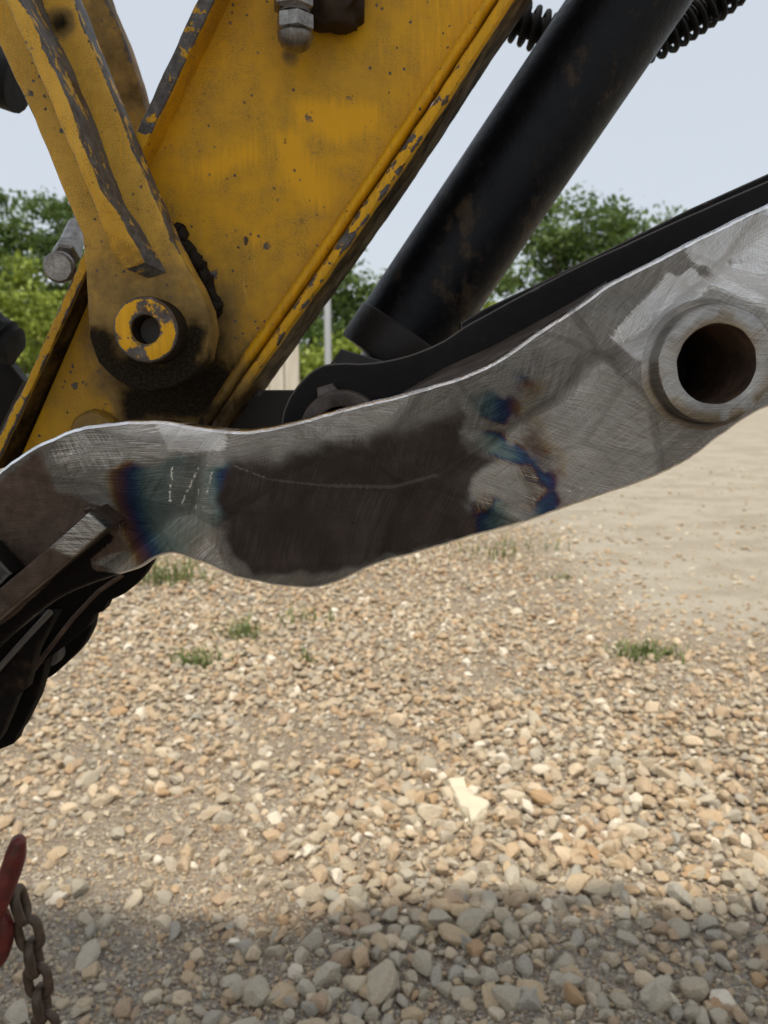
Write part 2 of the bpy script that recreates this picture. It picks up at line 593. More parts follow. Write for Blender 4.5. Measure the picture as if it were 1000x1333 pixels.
def ground_steel(name, plain=False, tone=1.0):
    """hand-ground bare steel: patches of abrasive strokes, mill scale, heat tint"""
    m = M(name)
    warp = m.n('ShaderNodeTexNoise')
    m.put(warp.inputs['Vector'], m.pos)
    warp.inputs['Scale'].default_value = 11
    warp.inputs['Detail'].default_value = 2
    wv = m.n('ShaderNodeVectorMath', operation='MULTIPLY_ADD')
    m.put(wv.inputs[0], warp.outputs['Color'])
    wv.inputs[1].default_value = (.026, .0, .026)
    m.put(wv.inputs[2], m.pos)
    wp = wv.outputs[0]

    def strokes(scale, spread, base, sx, sz, seed):
        v = m.n('ShaderNodeTexVoronoi', feature='SMOOTH_F1')
        v.inputs['Smoothness'].default_value = .10
        mp = m.mapping((1, 0, 1.3), vec=wp)
        m.put(v.inputs['Vector'], mp)
        v.inputs['Scale'].default_value = scale
        sep = m.n('ShaderNodeSeparateColor')
        m.put(sep.inputs[0], v.outputs['Color'])
        ang = m.math('MULTIPLY_ADD', m.math('SUBTRACT', sep.outputs[0], .5), spread, base)
        rot = m.n('ShaderNodeVectorRotate', rotation_type='Y_AXIS')
        m.put(rot.inputs['Vector'], wp)
        rot.inputs['Center'].default_value = (seed, 0, seed * .7)
        m.put(rot.inputs['Angle'], ang)
        q = m.mapping((sx, 1, sz), vec=rot.outputs[0])
        return m.noise(1.0, 3, .6, vec=q), sep.outputs[1], v.outputs['Distance']
    s1, t1, d1 = strokes(9, 1.5, .35, 40, 1700, .31)
    s2, t2, d2 = strokes(16, 1.9, -.35, 60, 2300, .77)
    s3, t3, d3 = strokes(6, .9, 1.15, 28, 1100, .13)
    st = m.math('ADD', m.math('ADD', m.math('MULTIPLY', s1, .42), m.math('MULTIPLY', s2, .28)), m.math('MULTIPLY', s3, .30))
    pat = m.math('ADD', m.math('MULTIPLY', t1, .6), m.math('MULTIPLY', m.noise(26, 4, .6), .6))
    st = m.math('MULTIPLY_ADD', m.math('SUBTRACT', st, .5), 1.7, .5)
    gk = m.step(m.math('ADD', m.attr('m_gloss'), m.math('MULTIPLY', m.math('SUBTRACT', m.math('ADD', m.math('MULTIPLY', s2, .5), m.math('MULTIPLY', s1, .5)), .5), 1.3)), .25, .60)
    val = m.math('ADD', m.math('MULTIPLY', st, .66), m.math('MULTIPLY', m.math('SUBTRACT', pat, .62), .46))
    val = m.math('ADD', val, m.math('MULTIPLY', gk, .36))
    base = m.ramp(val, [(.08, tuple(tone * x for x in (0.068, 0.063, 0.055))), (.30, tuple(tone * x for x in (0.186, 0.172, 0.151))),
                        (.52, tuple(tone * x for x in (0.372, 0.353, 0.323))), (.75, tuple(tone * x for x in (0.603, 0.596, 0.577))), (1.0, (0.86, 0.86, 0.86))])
    base = m.mix(m.math('MULTIPLY', m.attr('m_arris'), m.step(m.noise(38, 3, .7), .15, .5)), base, (0.95, 0.95, 0.95))  # arris colour pushed near white to strengthen its sky highlight
    h = st
    if plain:
        m.set(color=base, rough=m.math('MULTIPLY_ADD', s1, .25, .22), metal=1.0, normal=m.bump(h, .0003, .5))
        return m.m
    # heat tint
    tn = m.math('ADD', m.attr('m_temper'), m.math('MULTIPLY', m.math('SUBTRACT', m.math('ADD', m.math('MULTIPLY', s1, .6), m.math('MULTIPLY', m.noise(48, 4, .65), .5)), .55), m.math('MULTIPLY', m.step(m.attr('m_temper'), .02, .3), .26)))
    tn = m.math('MULTIPLY', tn, m.math('SUBTRACT', 1.0, m.math('MULTIPLY', m.attr('m_off'), m.step(m.math('ADD', m.math('MULTIPLY', s2, .6), m.math('MULTIPLY', s1, .4)), .40, .56))))
    tint = m.ramp(tn, [(0.0, (1, 1, 1)), (.16, (1.0, .95, .86)), (.28, (.86, .68, .44)), (.38, (.52, .30, .18)), (.46, (.30, .17, .25)),
                       (.54, (.12, .15, .38)), (.63, (.13, .26, .50)), (.74, (.30, .50, .58)), (.86, (.60, .78, .80)), (.96, (.86, .93, .92)), (1.0, (.95, .96, .93))])
    ton = m.step(m.math('ADD', m.attr('m_ton'), m.math('MULTIPLY', m.math('SUBTRACT', m.math('ADD', m.math('MULTIPLY', s2, .5), m.math('MULTIPLY', s1, .5)), .5), 1.2)), .2, .75)
    ramp_on = m.math('MULTIPLY', ton, m.step(tn, .05, .2))
    c = m.mix(ramp_on, base, m.mix(1.0, base, tint, 'MULTIPLY'))
    # brown film
    rn = m.math('ADD', m.attr('m_rust'), m.math('MULTIPLY', m.math('SUBTRACT', m.math('ADD', m.math('MULTIPLY', s1, .5), m.math('MULTIPLY', m.noise(60, 5, .7), .6)), .55), 1.1))
    rk = m.step(rn, .35, .75)
    rustc = m.ramp(m.noise(110, 4, .7), [(.3, (0.045, 0.027, 0.018)), (.6, (0.095, 0.062, 0.043)), (.8, (0.15, 0.105, 0.075))])
    # mill scale, ragged along the strokes
    mn = m.math('ADD', m.attr('m_scale'), m.math('MULTIPLY', m.math('SUBTRACT', m.math('ADD', m.math('MULTIPLY', s2, .5), m.math('MULTIPLY', s3, .55)), .52), .95))
    mk = m.step(mn, .22, .80)
    sc = m.ramp(m.math('ADD', m.math('MULTIPLY', m.noise(30, 4, .65), .7), m.math('MULTIPLY', s3, .45)),
                [(.3, (0.020, 0.015, 0.012)), (.55, (0.034, 0.024, 0.019)), (.8, (0.065, 0.050, 0.042))])
    scratch = m.math('MULTIPLY', m.step(s1, .62, .78), m.math('MULTIPLY', m.step(m.noise(17, 3, .6), .5, .7), .5))
    sc = m.mix(scratch, sc, (0.20, 0.19, 0.18))
    c = m.mix(m.math('MULTIPLY', rk, .9), c, rustc)
    c = m.mix(m.math('MULTIPLY', mk, .97), c, sc)
    # near-black painted in for the shade beneath the lug
    bk = m.step(m.math('ADD', m.attr('m_black'), m.math('MULTIPLY', m.math('SUBTRACT', m.noise(45, 4, .6), .5), .7)), .4, .62)
    c = m.mix(bk, c, (0.012, 0.010, 0.009))
    # bright scratch strokes: single passes of the disc
    sx = m.n('ShaderNodeSeparateXYZ')
    m.put(sx.inputs[0], m.pos)
    hs = None
    jag = m.math('MULTIPLY', m.math('SUBTRACT', m.noise(420, 2, .5), .5), .0032)
    for (ax_, ay_), (bx_, by_), wd, amp in NICKS:
        A_, B_ = at(ax_, ay_, .5) - ARM0, at(bx_, by_, .5) - ARM0
        dx, dz = B_.x - A_.x, B_.z - A_.z
        L2 = dx * dx + dz * dz
        ux, uz = m.math('SUBTRACT', sx.outputs[0], A_.x), m.math('SUBTRACT', sx.outputs[2], A_.z)
        tt = m.math('DIVIDE', m.math('ADD', m.math('MULTIPLY', ux, dx), m.math('MULTIPLY', uz, dz)), L2, clamp=True)
        ex, ez = m.math('SUBTRACT', ux, m.math('MULTIPLY', tt, dx)), m.math('SUBTRACT', uz, m.math('MULTIPLY', tt, dz))
        dd_ = m.math('ADD', m.math('SQRT', m.math('ADD', m.math('MULTIPLY', ex, ex), m.math('MULTIPLY', ez, ez))), jag)
        q_ = m.math('MULTIPLY', m.math('SUBTRACT', 1.0, m.step(dd_, wd * .4, wd)), amp)
        hs = q_ if hs is None else m.math('MAXIMUM', hs, q_)
    hs = m.math('MULTIPLY', m.math('MULTIPLY', hs, .8), m.math('MAXIMUM', m.math('MULTIPLY', m.step(m.noise(1100, 2, .6), .40, .56), m.step(m.noise(330, 2, .5), .42, .52)), m.math('LESS_THAN', hs, .2)))
    c = m.mix(hs, c, (0.90, 0.86, 0.76))
    # pits
    pit = m.math('MULTIPLY', m.math('SUBTRACT', 1.0, m.step(m.vor(75), .05, .08)), m.step(m.noise(9, 2, .5), .54, .6))
    c = m.mix(m.math('MULTIPLY', pit, .9), c, (0.03, 0.027, 0.025))
    dullness = m.math('MAXIMUM', m.math('MAXIMUM', m.math('MULTIPLY', mk, .8), m.math('MULTIPLY', rk, .6)), bk)
    met = m.math('SUBTRACT', 1.0, m.math('MULTIPLY', dullness, .75))
    rg = m.math('ADD', m.math('MULTIPLY_ADD', s1, .22, .13), m.math('MULTIPLY', dullness, .2), clamp=True)
    rg = m.math('MULTIPLY', rg, m.math('SUBTRACT', 1.0, m.math('MULTIPLY', m.attr('m_arris'), .45)))
    m.set(spec=m.math('SUBTRACT', .5, m.math('MULTIPLY', dullness, .48), clamp=True))
    dent = m.noise(34, 2, .5)
    nb = m.bump(dent, .005, .35)
    m.set(color=c, rough=rg, metal=met, normal=m.bump(m.math('SUBTRACT', h, m.math('MULTIPLY', pit, .8)), .0006, .85, nb))
    return m.m


ARM0 = at(500, 640, .50)
NICKS = [((224, 608), (221, 652), .0009, 1.0), ((258, 610), (237, 655), .0008, .8), ((276, 615), (269, 642), .0008, .7), ((259, 637), (255, 662), .0007, .7), ((805, 425), (812, 447), .0008, .8),
         ((855, 405), (905, 378), .0009, .6), ((905, 378), (975, 369), .0009, .6), ((304, 606), (350, 624), .0007, .09), ((350, 624), (420, 632), .0010, .045), ((420, 632), (510, 634), .0016, .045),
         ((510, 634), (568, 619), .0016, .045), ((738, 640), (758, 636), .0007, .7), ((75, 590), (98, 591), .0006, .6)]
YEL = yellow_paint('worn_yellow_paint')
YELP = yellow_paint('faded_yellow_paint', .55)
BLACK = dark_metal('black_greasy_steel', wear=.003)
COUP = dark_metal('black_coupler_steel', col=(0.0075, 0.0062, 0.0055), rust=(0.045, 0.027, 0.017), amt=2.2, rough=.65, spec=.06)
CYL = dark_metal('black_cylinder_paint', col=(0.005, 0.0053, 0.0065), rust=(0.062, 0.040, 0.022), amt=2.6, rough=.42, scale=.8, spec=.16, axis=R(-34))
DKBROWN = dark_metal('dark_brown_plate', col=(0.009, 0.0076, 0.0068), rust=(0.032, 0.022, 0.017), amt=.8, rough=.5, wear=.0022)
RUBBER = dark_metal('black_rubber', col=(0.009, 0.009, 0.009), rust=(0.022, 0.020, 0.018), amt=.3, rough=.6)
RUST = rust_metal('rusted_steel')
CHAINM = rust_metal('dark_rusty_chain_steel', col=(0.085, 0.056, 0.037), dark=(0.035, 0.025, 0.018), hi=(0.16, 0.105, 0.065), rough=.5)
STEEL = ground_steel('hand_ground_steel')
BOSS = ground_steel('turned_boss_steel', plain=True, tone=1.08)
ZINC = rust_metal('dull_zinc_fitting', col=(0.25, 0.235, 0.215), dark=(0.10, 0.09, 0.08), hi=(0.45, 0.44, 0.42), rough=.38, metal=.85)


def simple(name, col, rough=.6, metal=0.0, var=.25, scale=30, bump=0.0):
    m = M(name)
    a = m.noise(scale, 4, .65)
    c = m.mix(a, tuple(x * (1 - var) for x in col), tuple(min(1, x * (1 + var)) for x in col))
    m.set(color=c, rough=rough, metal=metal)
    if bump:
        m.set(normal=m.bump(m.noise(scale * 4, 4, .6), bump, .8))
    return m.m


# stones: tint comes with the mesh (loose mass) or from the object (single stones)
def stone_mat(name, single):
    m = M(name)
    if single:
        t = m.attr('tint')
    else:
        t = m.attr('tint')
    geo = m.n('ShaderNodeTexCoord').outputs['Object']
    col = m.ramp(t, [(0.0, (0.40, 0.30, 0.215)), (.16, (0.51, 0.405, 0.285)), (.28, (0.42, 0.385, 0.315)), (.40, (0.50, 0.40, 0.275)), (.50, (0.45, 0.42, 0.355)),
                     (.62, (0.44, 0.30, 0.175)), (.72, (0.62, 0.52, 0.39)), (.82, (0.37, 0.355, 0.315)), (.92, (0.58, 0.51, 0.40)), (1.0, (0.80, 0.76, 0.68))])
    sc = 1.0
    a = m.noise(38 * sc, 4, .65, vec=geo, w=m.math('MULTIPLY', t, 9.0))
    b = m.noise(210 * sc, 3, .7, vec=geo, w=m.math('MULTIPLY', t, 5.0))
    col = m.mix(m.math('MULTIPLY', m.step(a, .5, .72), .55), col, m.mix(.5, col, (0.40, 0.26, 0.13)))
    col = m.mix(m.math('MULTIPLY', m.step(a, .5, .28), .5), col, m.mix(.55, col, (0.22, 0.20, 0.18)))
    col = m.mix(m.math('MULTIPLY', m.step(b, .52, .75), .35), col, (0.62, 0.56, 0.46))
    col = m.mix(m.math('MULTIPLY', m.step(b, .48, .25), .3), col, (0.13, 0.11, 0.09))
    col = m.mix(1.0, col, (0.96, 0.915, 0.835), 'MULTIPLY')
    m.set(color=col, rough=.8, spec=.25, normal=m.bump(m.math('ADD', a, m.math('MULTIPLY', b, .7)), .006, .9))
    return m.m


STONE1 = stone_mat('gravel_stone', True)
STONEN = stone_mat('gravel_mass', False)


def ground_mat():
    m = M('dirt_and_fines')
    a = m.noise(1.6, 5, .6)
    b = m.noise(7, 5, .65)
    f = m.noise(160, 4, .75)
    c = m.mix(m.step(a, .4, .65), (0.235, 0.18, 0.122), (0.20, 0.16, 0.115))
    c = m.mix(m.math('MULTIPLY', m.step(b, .48, .7), .7), c, (0.16, 0.102, 0.058))
    lane = m.attr('lane')
    ln = m.step(m.math('ADD', lane, m.math('MULTIPLY', m.math('SUBTRACT', b, .5), .8)), .3, .75)
    trk = m.noise(1.0, 5, .7, vec=m.mapping((1.3, 2.4, 1), rot=(0, 0, R(30))))
    lanec = m.mix(m.step(m.math('ADD', m.math('MULTIPLY', m.noise(5, 5, .7), .4), m.math('MULTIPLY', trk, .6)), .42, .6), (0.42, 0.38, 0.305), (0.31, 0.275, 0.21))
    c = m.mix(ln, c, lanec)
    gy = m.step(m.math('ADD', m.attr('grey'), m.math('MULTIPLY', m.math('SUBTRACT', b, .5), 1.0)), .35, .8)  # cool cast of the shaded foreground, mixed into the dirt colour
    c = m.mix(m.math('MULTIPLY', gy, .8), c, (0.26, 0.24, 0.205))
    v = m.n('ShaderNodeTexVoronoi')
    m.put(v.inputs['Vector'], m.pos)
    v.inputs['Scale'].default_value = 150
    sep = m.n('ShaderNodeSeparateColor')
    m.put(sep.inputs[0], v.outputs['Color'])
    grain = m.ramp(sep.outputs[0], [(0, (0.12, 0.10, 0.08)), (.35, (0.26, 0.21, 0.15)), (.6, (0.34, 0.27, 0.19)), (.8, (0.25, 0.235, 0.21)), (1, (0.55, 0.48, 0.37))])
    c = m.mix(m.math('MULTIPLY', m.math('SUBTRACT', 1.0, m.math('MULTIPLY', ln, .6)), .62), c, grain)
    c = m.mix(m.math('MULTIPLY', m.step(f, .5, .75), .35), c, (0.45, 0.38, 0.28))
    veg = m.step(m.math('ADD', m.attr('verge'), m.math('MULTIPLY', m.math('SUBTRACT', a, .5), .6)), .4, .7)
    c = m.mix(veg, c, m.mix(m.noise(3, 4, .6), (0.05, 0.085, 0.018), (0.12, 0.15, 0.045)))
    h = m.math('ADD', m.math('MULTIPLY', v.outputs['Distance'], -.9), m.math('ADD', m.math('MULTIPLY', f, .6), m.math('MULTIPLY', b, .6)))
    m.set(color=c, rough=.92, spec=.15, normal=m.bump(h, .006, .9))
    return m.m


def leaf_mat(name, c0, c1, c2):
    m = M(name)
    t = m.attr('tint')
    c = m.ramp(t, [(0, c0), (.5, c1), (1, c2)])
    d = m.n('ShaderNodeBsdfDiffuse')
    m.put(d.inputs['Color'], c)
    tr = m.n('ShaderNodeBsdfTranslucent')
    m.put(tr.inputs['Color'], m.mix(.5, c, (0.16, 0.20, 0.03)))
    g = m.n('ShaderNodeBsdfGlossy')
    g.inputs['Roughness'].default_value = .5
    m.put(g.inputs['Color'], (0.5, 0.5, 0.5))
    mx = m.n('ShaderNodeMixShader')
    mx.inputs[0].default_value = .35
    m.t.links.new(d.outputs[0], mx.inputs[1])
    m.t.links.new(tr.outputs[0], mx.inputs[2])
    mx2 = m.n('ShaderNodeMixShader')
    mx2.inputs[0].default_value = .04
    m.t.links.new(mx.outputs[0], mx2.inputs[1])
    m.t.links.new(g.outputs[0], mx2.inputs[2])
    m.t.links.new(mx2.outputs[0], m.out.inputs['Surface'])
    return m.m


OAKLEAF = leaf_mat('oak_leaf', (0.055, 0.092, 0.024), (0.10, 0.16, 0.042), (0.17, 0.235, 0.075))
BUSHLEAF = leaf_mat('bright_shrub_leaf', (0.14, 0.19, 0.025), (0.26, 0.32, 0.045), (0.38, 0.44, 0.09))
GRASSM = leaf_mat('grass_blade', (0.05, 0.095, 0.02), (0.11, 0.17, 0.04), (0.24, 0.26, 0.10))
BARK = simple('tree_bark', (0.09, 0.07, 0.055), .9, var=.4, scale=14, bump=.02)

# ------------------------------------------------------------------ the ground
# regions of the yard as lines on the ground (photo pixels turned into points of the ground plane)


def gpoly(px):
    return [(gnd(x, y).x, gnd(x, y).y) for x, y in px]


LANE = gpoly([(560, 655), (690, 690), (735, 745), (800, 815), (900, 832), (1010, 838), (1400, 850), (1700, 700), (1500, 560), (900, 510), (640, 515)])
DENSE = gpoly([(120, 775), (420, 700), (640, 690), (735, 745), (800, 820), (1010, 850), (1300, 900), (1250, 1120), (1010, 1095), (880, 1150), (830, 1240), (900, 1333), (900, 1420),
               (330, 1420), (360, 1290), (420, 1180), (520, 1100), (540, 1000), (470, 940), (330, 900), (150, 850)])
DIRTL = gpoly([(-300, 1060), (130, 1040), (400, 1090), (420, 1180), (350, 1300), (330, 1420), (-300, 1420)])
SHADE_GREY = gpoly([(-600, 1150), (180, 1160), (240, 1260), (420, 1200), (560, 1170), (840, 1165), (1300, 1160), (1600, 1450), (-900, 1450)])  # shaded foreground: its cool tone is put into dirt and stone colours


def sdfg(P, poly, soft):
    return np.clip(.5 + poly_sdf(P, poly) / soft, 0, 1)


def gheight(x, y):
    h = 0.012 * mnoise.noise((x * 1.7, y * 1.7, .3)) + .006 * mnoise.noise((x * 5, y * 5, 1.3))
    return h


def build_ground():
    ys = np.concatenate([np.linspace(-6, .6, 12), np.linspace(.7, 4, 100), 4 * (1.045 ** np.arange(1, 40)), np.geomspace(25, 900, 24)])
    xs = np.concatenate([-np.geomspace(900, 4.2, 28), np.linspace(-4, 4, 150), np.geomspace(4.2, 900, 28)])
    X, Y = np.meshgrid(xs, ys)
    n0, n1 = X.shape
    Z = np.zeros_like(X)
    for i in range(n0):
        for j in range(n1):
            if abs(X[i, j]) < 30 and Y[i, j] < 40:
                Z[i, j] = gheight(X[i, j], Y[i, j])
    co = np.stack([X.ravel(), Y.ravel(), Z.ravel()], 1)
    idx = np.arange(n0 * n1).reshape(n0, n1)
    f = np.stack([idx[:-1, :-1].ravel(), idx[:-1, 1:].ravel(), idx[1:, 1:].ravel(), idx[1:, :-1].ravel()], 1)
    me = bpy.data.meshes.new('ground')
    me.from_pydata(co.tolist(), [], f.tolist())
    P = co[:, :2]
    for nme, v in (('lane', sdfg(P, LANE, 1.1)), ('grey', sdfg(P, SHADE_GREY, .35)), ('verge', np.clip((P[:, 1] - np.where(P[:, 0] > 3, 27, 13) + 1.0 * np.sin(P[:, 0] * .4)) / 3, 0, 1))):
        a = me.attributes.new(nme, 'FLOAT', 'POINT')
        a.data.foreach_set('value', v.astype(np.float32))
    me.polygons.foreach_set('use_smooth', np.ones(len(me.polygons), bool))
    me.materials.append(ground_mat())
    o = bpy.data.objects.new('ground', me)
    COL.objects.link(o)
    o['kind'] = 'structure'
    o['label'] = 'gravel yard of tan dirt with scattered stones'
    return o


GROUND = build_ground()


# ------------------------------------------------------------------ stones
def stone_variant(seed, sub, flat=.7):
    r = random.Random(seed)
    bm = bmesh.new()
    bmesh.ops.create_icosphere(bm, subdivisions=sub, radius=1.0)
    planes = []
    for _ in range(r.randint(7, 11)):
        d = Vector((r.gauss(0, 1), r.gauss(0, 1), r.gauss(0, 1))).normalized()
        planes.append((d, r.uniform(.46, .80)))
    off = Vector((r.uniform(0, 50), r.uniform(0, 50), r.uniform(0, 50)))
    for v in bm.verts:
        p = v.co.copy()
        for d, k in planes:
            e = p.dot(d) - k
            if e > 0:
                p -= d * e * .97
        p *= 1 + .07 * mnoise.noise(p * 1.6 + off) + .035 * mnoise.noise(p * 4 + off)
        v.co = Vector((p.x * 1.15, p.y * r.uniform(.86, .861), p.z * flat))
    bm.verts.index_update()
    co = np.array([v.co[:] for v in bm.verts])
    fa = np.array([[v.index for v in f.verts] for f in bm.faces])
    bm.free()
    return co, fa


VAR = {s: [stone_variant(100 + i, s, random.uniform(.66, .95)) for i in range(14)] for s in (1, 2)}
VAR[0] = [stone_variant(300 + i, 1, .7) for i in range(2)]
# tiny chips: an eight-faced grain
_oct = np.array([(1, 0, 0), (0, 1, 0), (-1, 0, 0), (0, -1, 0), (0, 0, 1), (0, 0, -1)], float)
_octf = np.array([(0, 1, 4), (1, 2, 4), (2, 3, 4), (3, 0, 4), (1, 0, 5), (2, 1, 5), (3, 2, 5), (0, 3, 5)])


GREYT = np.array([.28, .40, .50, .82, .30, .80, .05])


def tints(P):
    t = rng.uniform(0, 1, len(P))
    g = sdfg(P, SHADE_GREY, .25)
    k = rng.uniform(0, 1, len(P)) < g * .72 + .05
    return np.where(k, np.clip(GREYT[rng.integers(0, len(GREYT), len(P))] + rng.normal(0, .02, len(P)), 0, 1), t)


def rot_mats(n, tilt):
    a = rng.uniform(0, 2 * np.pi, n)
    tx = rng.normal(0, tilt, n)
    ty = rng.normal(0, tilt, n)
    ca, sa, cx, sx, cy, sy = np.cos(a), np.sin(a), np.cos(tx), np.sin(tx), np.cos(ty), np.sin(ty)
    z, o = np.zeros(n), np.ones(n)
    Rz = np.stack([ca, -sa, z, sa, ca, z, z, z, o], 1).reshape(n, 3, 3)
    Rx = np.stack([o, z, z, z, cx, -sx, z, sx, cx], 1).reshape(n, 3, 3)
    Ry = np.stack([cy, z, sy, z, o, z, -sy, z, cy], 1).reshape(n, 3, 3)
    return Rx @ Ry @ Rz


def density(P):
    """share of the ground that stones cover"""
    den = np.full(len(P), .80)
    den = np.maximum(den, 1.0 * sdfg(P, DENSE, .35))
    den = np.where(P[:, 1] > 6.5, .25, den)
    ln = sdfg(P, LANE, 1.3)
    den = den * (1 - ln) + .07 * ln
    dl = sdfg(P, DIRTL, .5)
    den = np.minimum(den, 1 - .68 * dl)
    nz = np.array([mnoise.noise((x * 1.9, y * 1.9, 7.7)) + .5 * mnoise.noise((x * 4.5, y * 4.5, 2.7)) for x, y in P])
    return np.clip(den * (1 + .52 * nz), 0.02, 1.2)


def scatter():
    C = []
    # jittered cells, finer near the camera; larger stones near the bottom of the view
    for (y0, y1, cell, smin, smax) in ((.95, 2.0, .0225, .008, .027), (2.0, 3.4, .0245, .010, .026), (3.4, 5.5, .031, .011, .025), (5.5, 9, .06, .013, .028)):
        hw = y1 * .62 + .2
        nx, ny = int(2 * hw / cell), int((y1 - y0) / cell)
        gx, gy = np.meshgrid(np.arange(nx), np.arange(ny))
        P = np.stack([-hw + (gx.ravel() + rng.uniform(0, 1, gx.size)) * cell, y0 + (gy.ravel() + rng.uniform(0, 1, gx.size)) * cell], 1)
        P = P[np.abs(P[:, 0]) < P[:, 1] * .62 + .15]
        d = density(P)
        keep = rng.uniform(0, 1, len(P)) < d * 1.0
        P, d = P[keep], d[keep]
        r = smin * .8 + (smax * 1.28 - smin * .8) * rng.beta(1.25, 3.7, len(P))
        big = sdfg(P, DENSE, .3) * np.clip((1.9 - P[:, 1]) / .9, 0, 1)
        r *= 1 + .22 * big
        lift = np.clip(d - .5, 0, 1) * rng.uniform(0, .9, len(P)) * r
        C.append(np.concatenate([P, r[:, None], lift[:, None]], 1))
    return np.concatenate(C)


def build_mass(name, P, r, z, variants, tilt, mat, parent, kind='stuff'):
    n = len(P)
    Rm = rot_mats(n, tilt)
    which = rng.integers(0, len(variants), n)
    tn = tints(P)
    V, F, T = [], [], []
    base = 0
    for k, (co, fa) in enumerate(variants):
        sel = np.where(which == k)[0]
        if not len(sel):
            continue
        asp = rng.uniform(.8, 1.25, (len(sel), 1, 3))
        pts = co[None] * asp * r[sel, None, None]
        pts = np.einsum('nij,nvj->nvi', Rm[sel], pts)
        pts[:, :, 0] += P[sel, 0:1]
        pts[:, :, 1] += P[sel, 1:2]
        pts[:, :, 2] += z[sel, None]
        V.append(pts.reshape(-1, 3))
        F.append((fa[None] + (np.arange(len(sel)) * len(co))[:, None, None] + base).reshape(-1, 3))
        T.append(np.repeat(tn[sel], len(co)))
        base += len(sel) * len(co)
    V, F, T = np.concatenate(V).astype(np.float32), np.concatenate(F).astype(np.int32), np.concatenate(T).astype(np.float32)
    me = bpy.data.meshes.new(name)
    me.vertices.add(len(V))
    me.vertices.foreach_set('co', V.ravel())
    me.loops.add(F.size)
    me.loops.foreach_set('vertex_index', F.ravel())
    me.polygons.add(len(F))
    me.polygons.foreach_set('loop_start', np.arange(0, F.size, 3, dtype=np.int32))
    me.update(calc_edges=True)
    me.polygons.foreach_set('use_smooth', np.ones(len(F), bool))
    a = me.attributes.new('tint', 'FLOAT', 'POINT')
    a.data.foreach_set('value', T)
    me.set_sharp_from_angle(angle=R(20))
    o = link_mesh(name, me, mat, parent)
    o['kind'] = kind
    return o


def ghz(P):
    return np.array([gheight(x, y) for x, y in P])


def build_stones():
    A = scatter()
    P, r, lift = A[:, :2], A[:, 2], A[:, 3]
    z = ghz(P) + r * .22 + lift
    # the 300 that show largest: apparent radius
    pix = proj(np.stack([P[:, 0], P[:, 1], z], 1))
    inside = (pix[:, 0] > 5) & (pix[:, 0] < 995) & (pix[:, 1] < 1325)
    app = np.where(inside, r / np.hypot(P[:, 1], CAM_H), 0)
    order = np.argsort(-app)
    top, rest = order[:300], order[300:]
    meshes = []
    grades = [.02, .16, .22, .62, .72, .92, .97, .45, .10, .88, .66, .28, .50, .82, .28, .80, .40, .30]
    for k, tv_ in enumerate(grades * 2):
        co, fa = VAR[2][k % len(VAR[2])]
        me = bpy.data.meshes.new('stone')
        me.from_pydata((co * .024).tolist(), [], fa.tolist())
        me.polygons.foreach_set('use_smooth', np.ones(len(me.polygons), bool))
        me.set_sharp_from_angle(angle=R(19))
        me.materials.append(STONE1)
        a_ = me.attributes.new('tint', 'FLOAT', 'POINT')
        a_.data.foreach_set('value', np.full(len(co), tv_, np.float32))
        meshes.append(me)
    tg = sdfg(P, SHADE_GREY, .25)
    for i in top:
        grey_ = rng.uniform() < tg[i] * .7
        pick = int(rng.integers(11, 18) if grey_ else rng.integers(0, 13)) + 18 * int(rng.integers(0, 2))
        o = bpy.data.objects.new('stone', meshes[pick])
        o.location = (P[i, 0], P[i, 1], z[i])
        o.rotation_euler = (rng.normal(0, .35), rng.normal(0, .35), rng.uniform(0, 6.28))
        s = r[i] / .024
        o.scale = (s * rng.uniform(.85, 1.25), s * rng.uniform(.85, 1.2), s * rng.uniform(.85, 1.15))
        o.parent = GROUND
        COL.objects.link(o)
    near = rest[P[rest, 1] < 2.0]
    far = rest[P[rest, 1] >= 2.0]
    # one mass for all the remaining stones
    o1 = build_mass('gravel', P[near], r[near], z[near], VAR[2], .4, STONEN, GROUND)
    o2 = build_mass('gravel_beyond', P[far], r[far], z[far], VAR[1], .35, STONEN, GROUND)
    # fines
    n = 34000
    y = .95 + 3.6 * rng.uniform(0, 1, n) ** 1.5
    x = rng.uniform(-1, 1, n) * (y * .6 + .1)
    Pf = np.stack([x, y], 1)
    rf = rng.uniform(.0022, .0068, n)
    lnf = sdfg(Pf, LANE, .4)
    k = rng.uniform(0, 1, n) > lnf * .75
    Pf, rf = Pf[k], rf[k]
    o3 = build_mass('grit', Pf, rf, ghz(Pf) + rf * .25, [(_oct * np.array([1.1, .9, .7]), _octf)], .6, STONEN, GROUND)
    return len(P)


NST = build_stones()


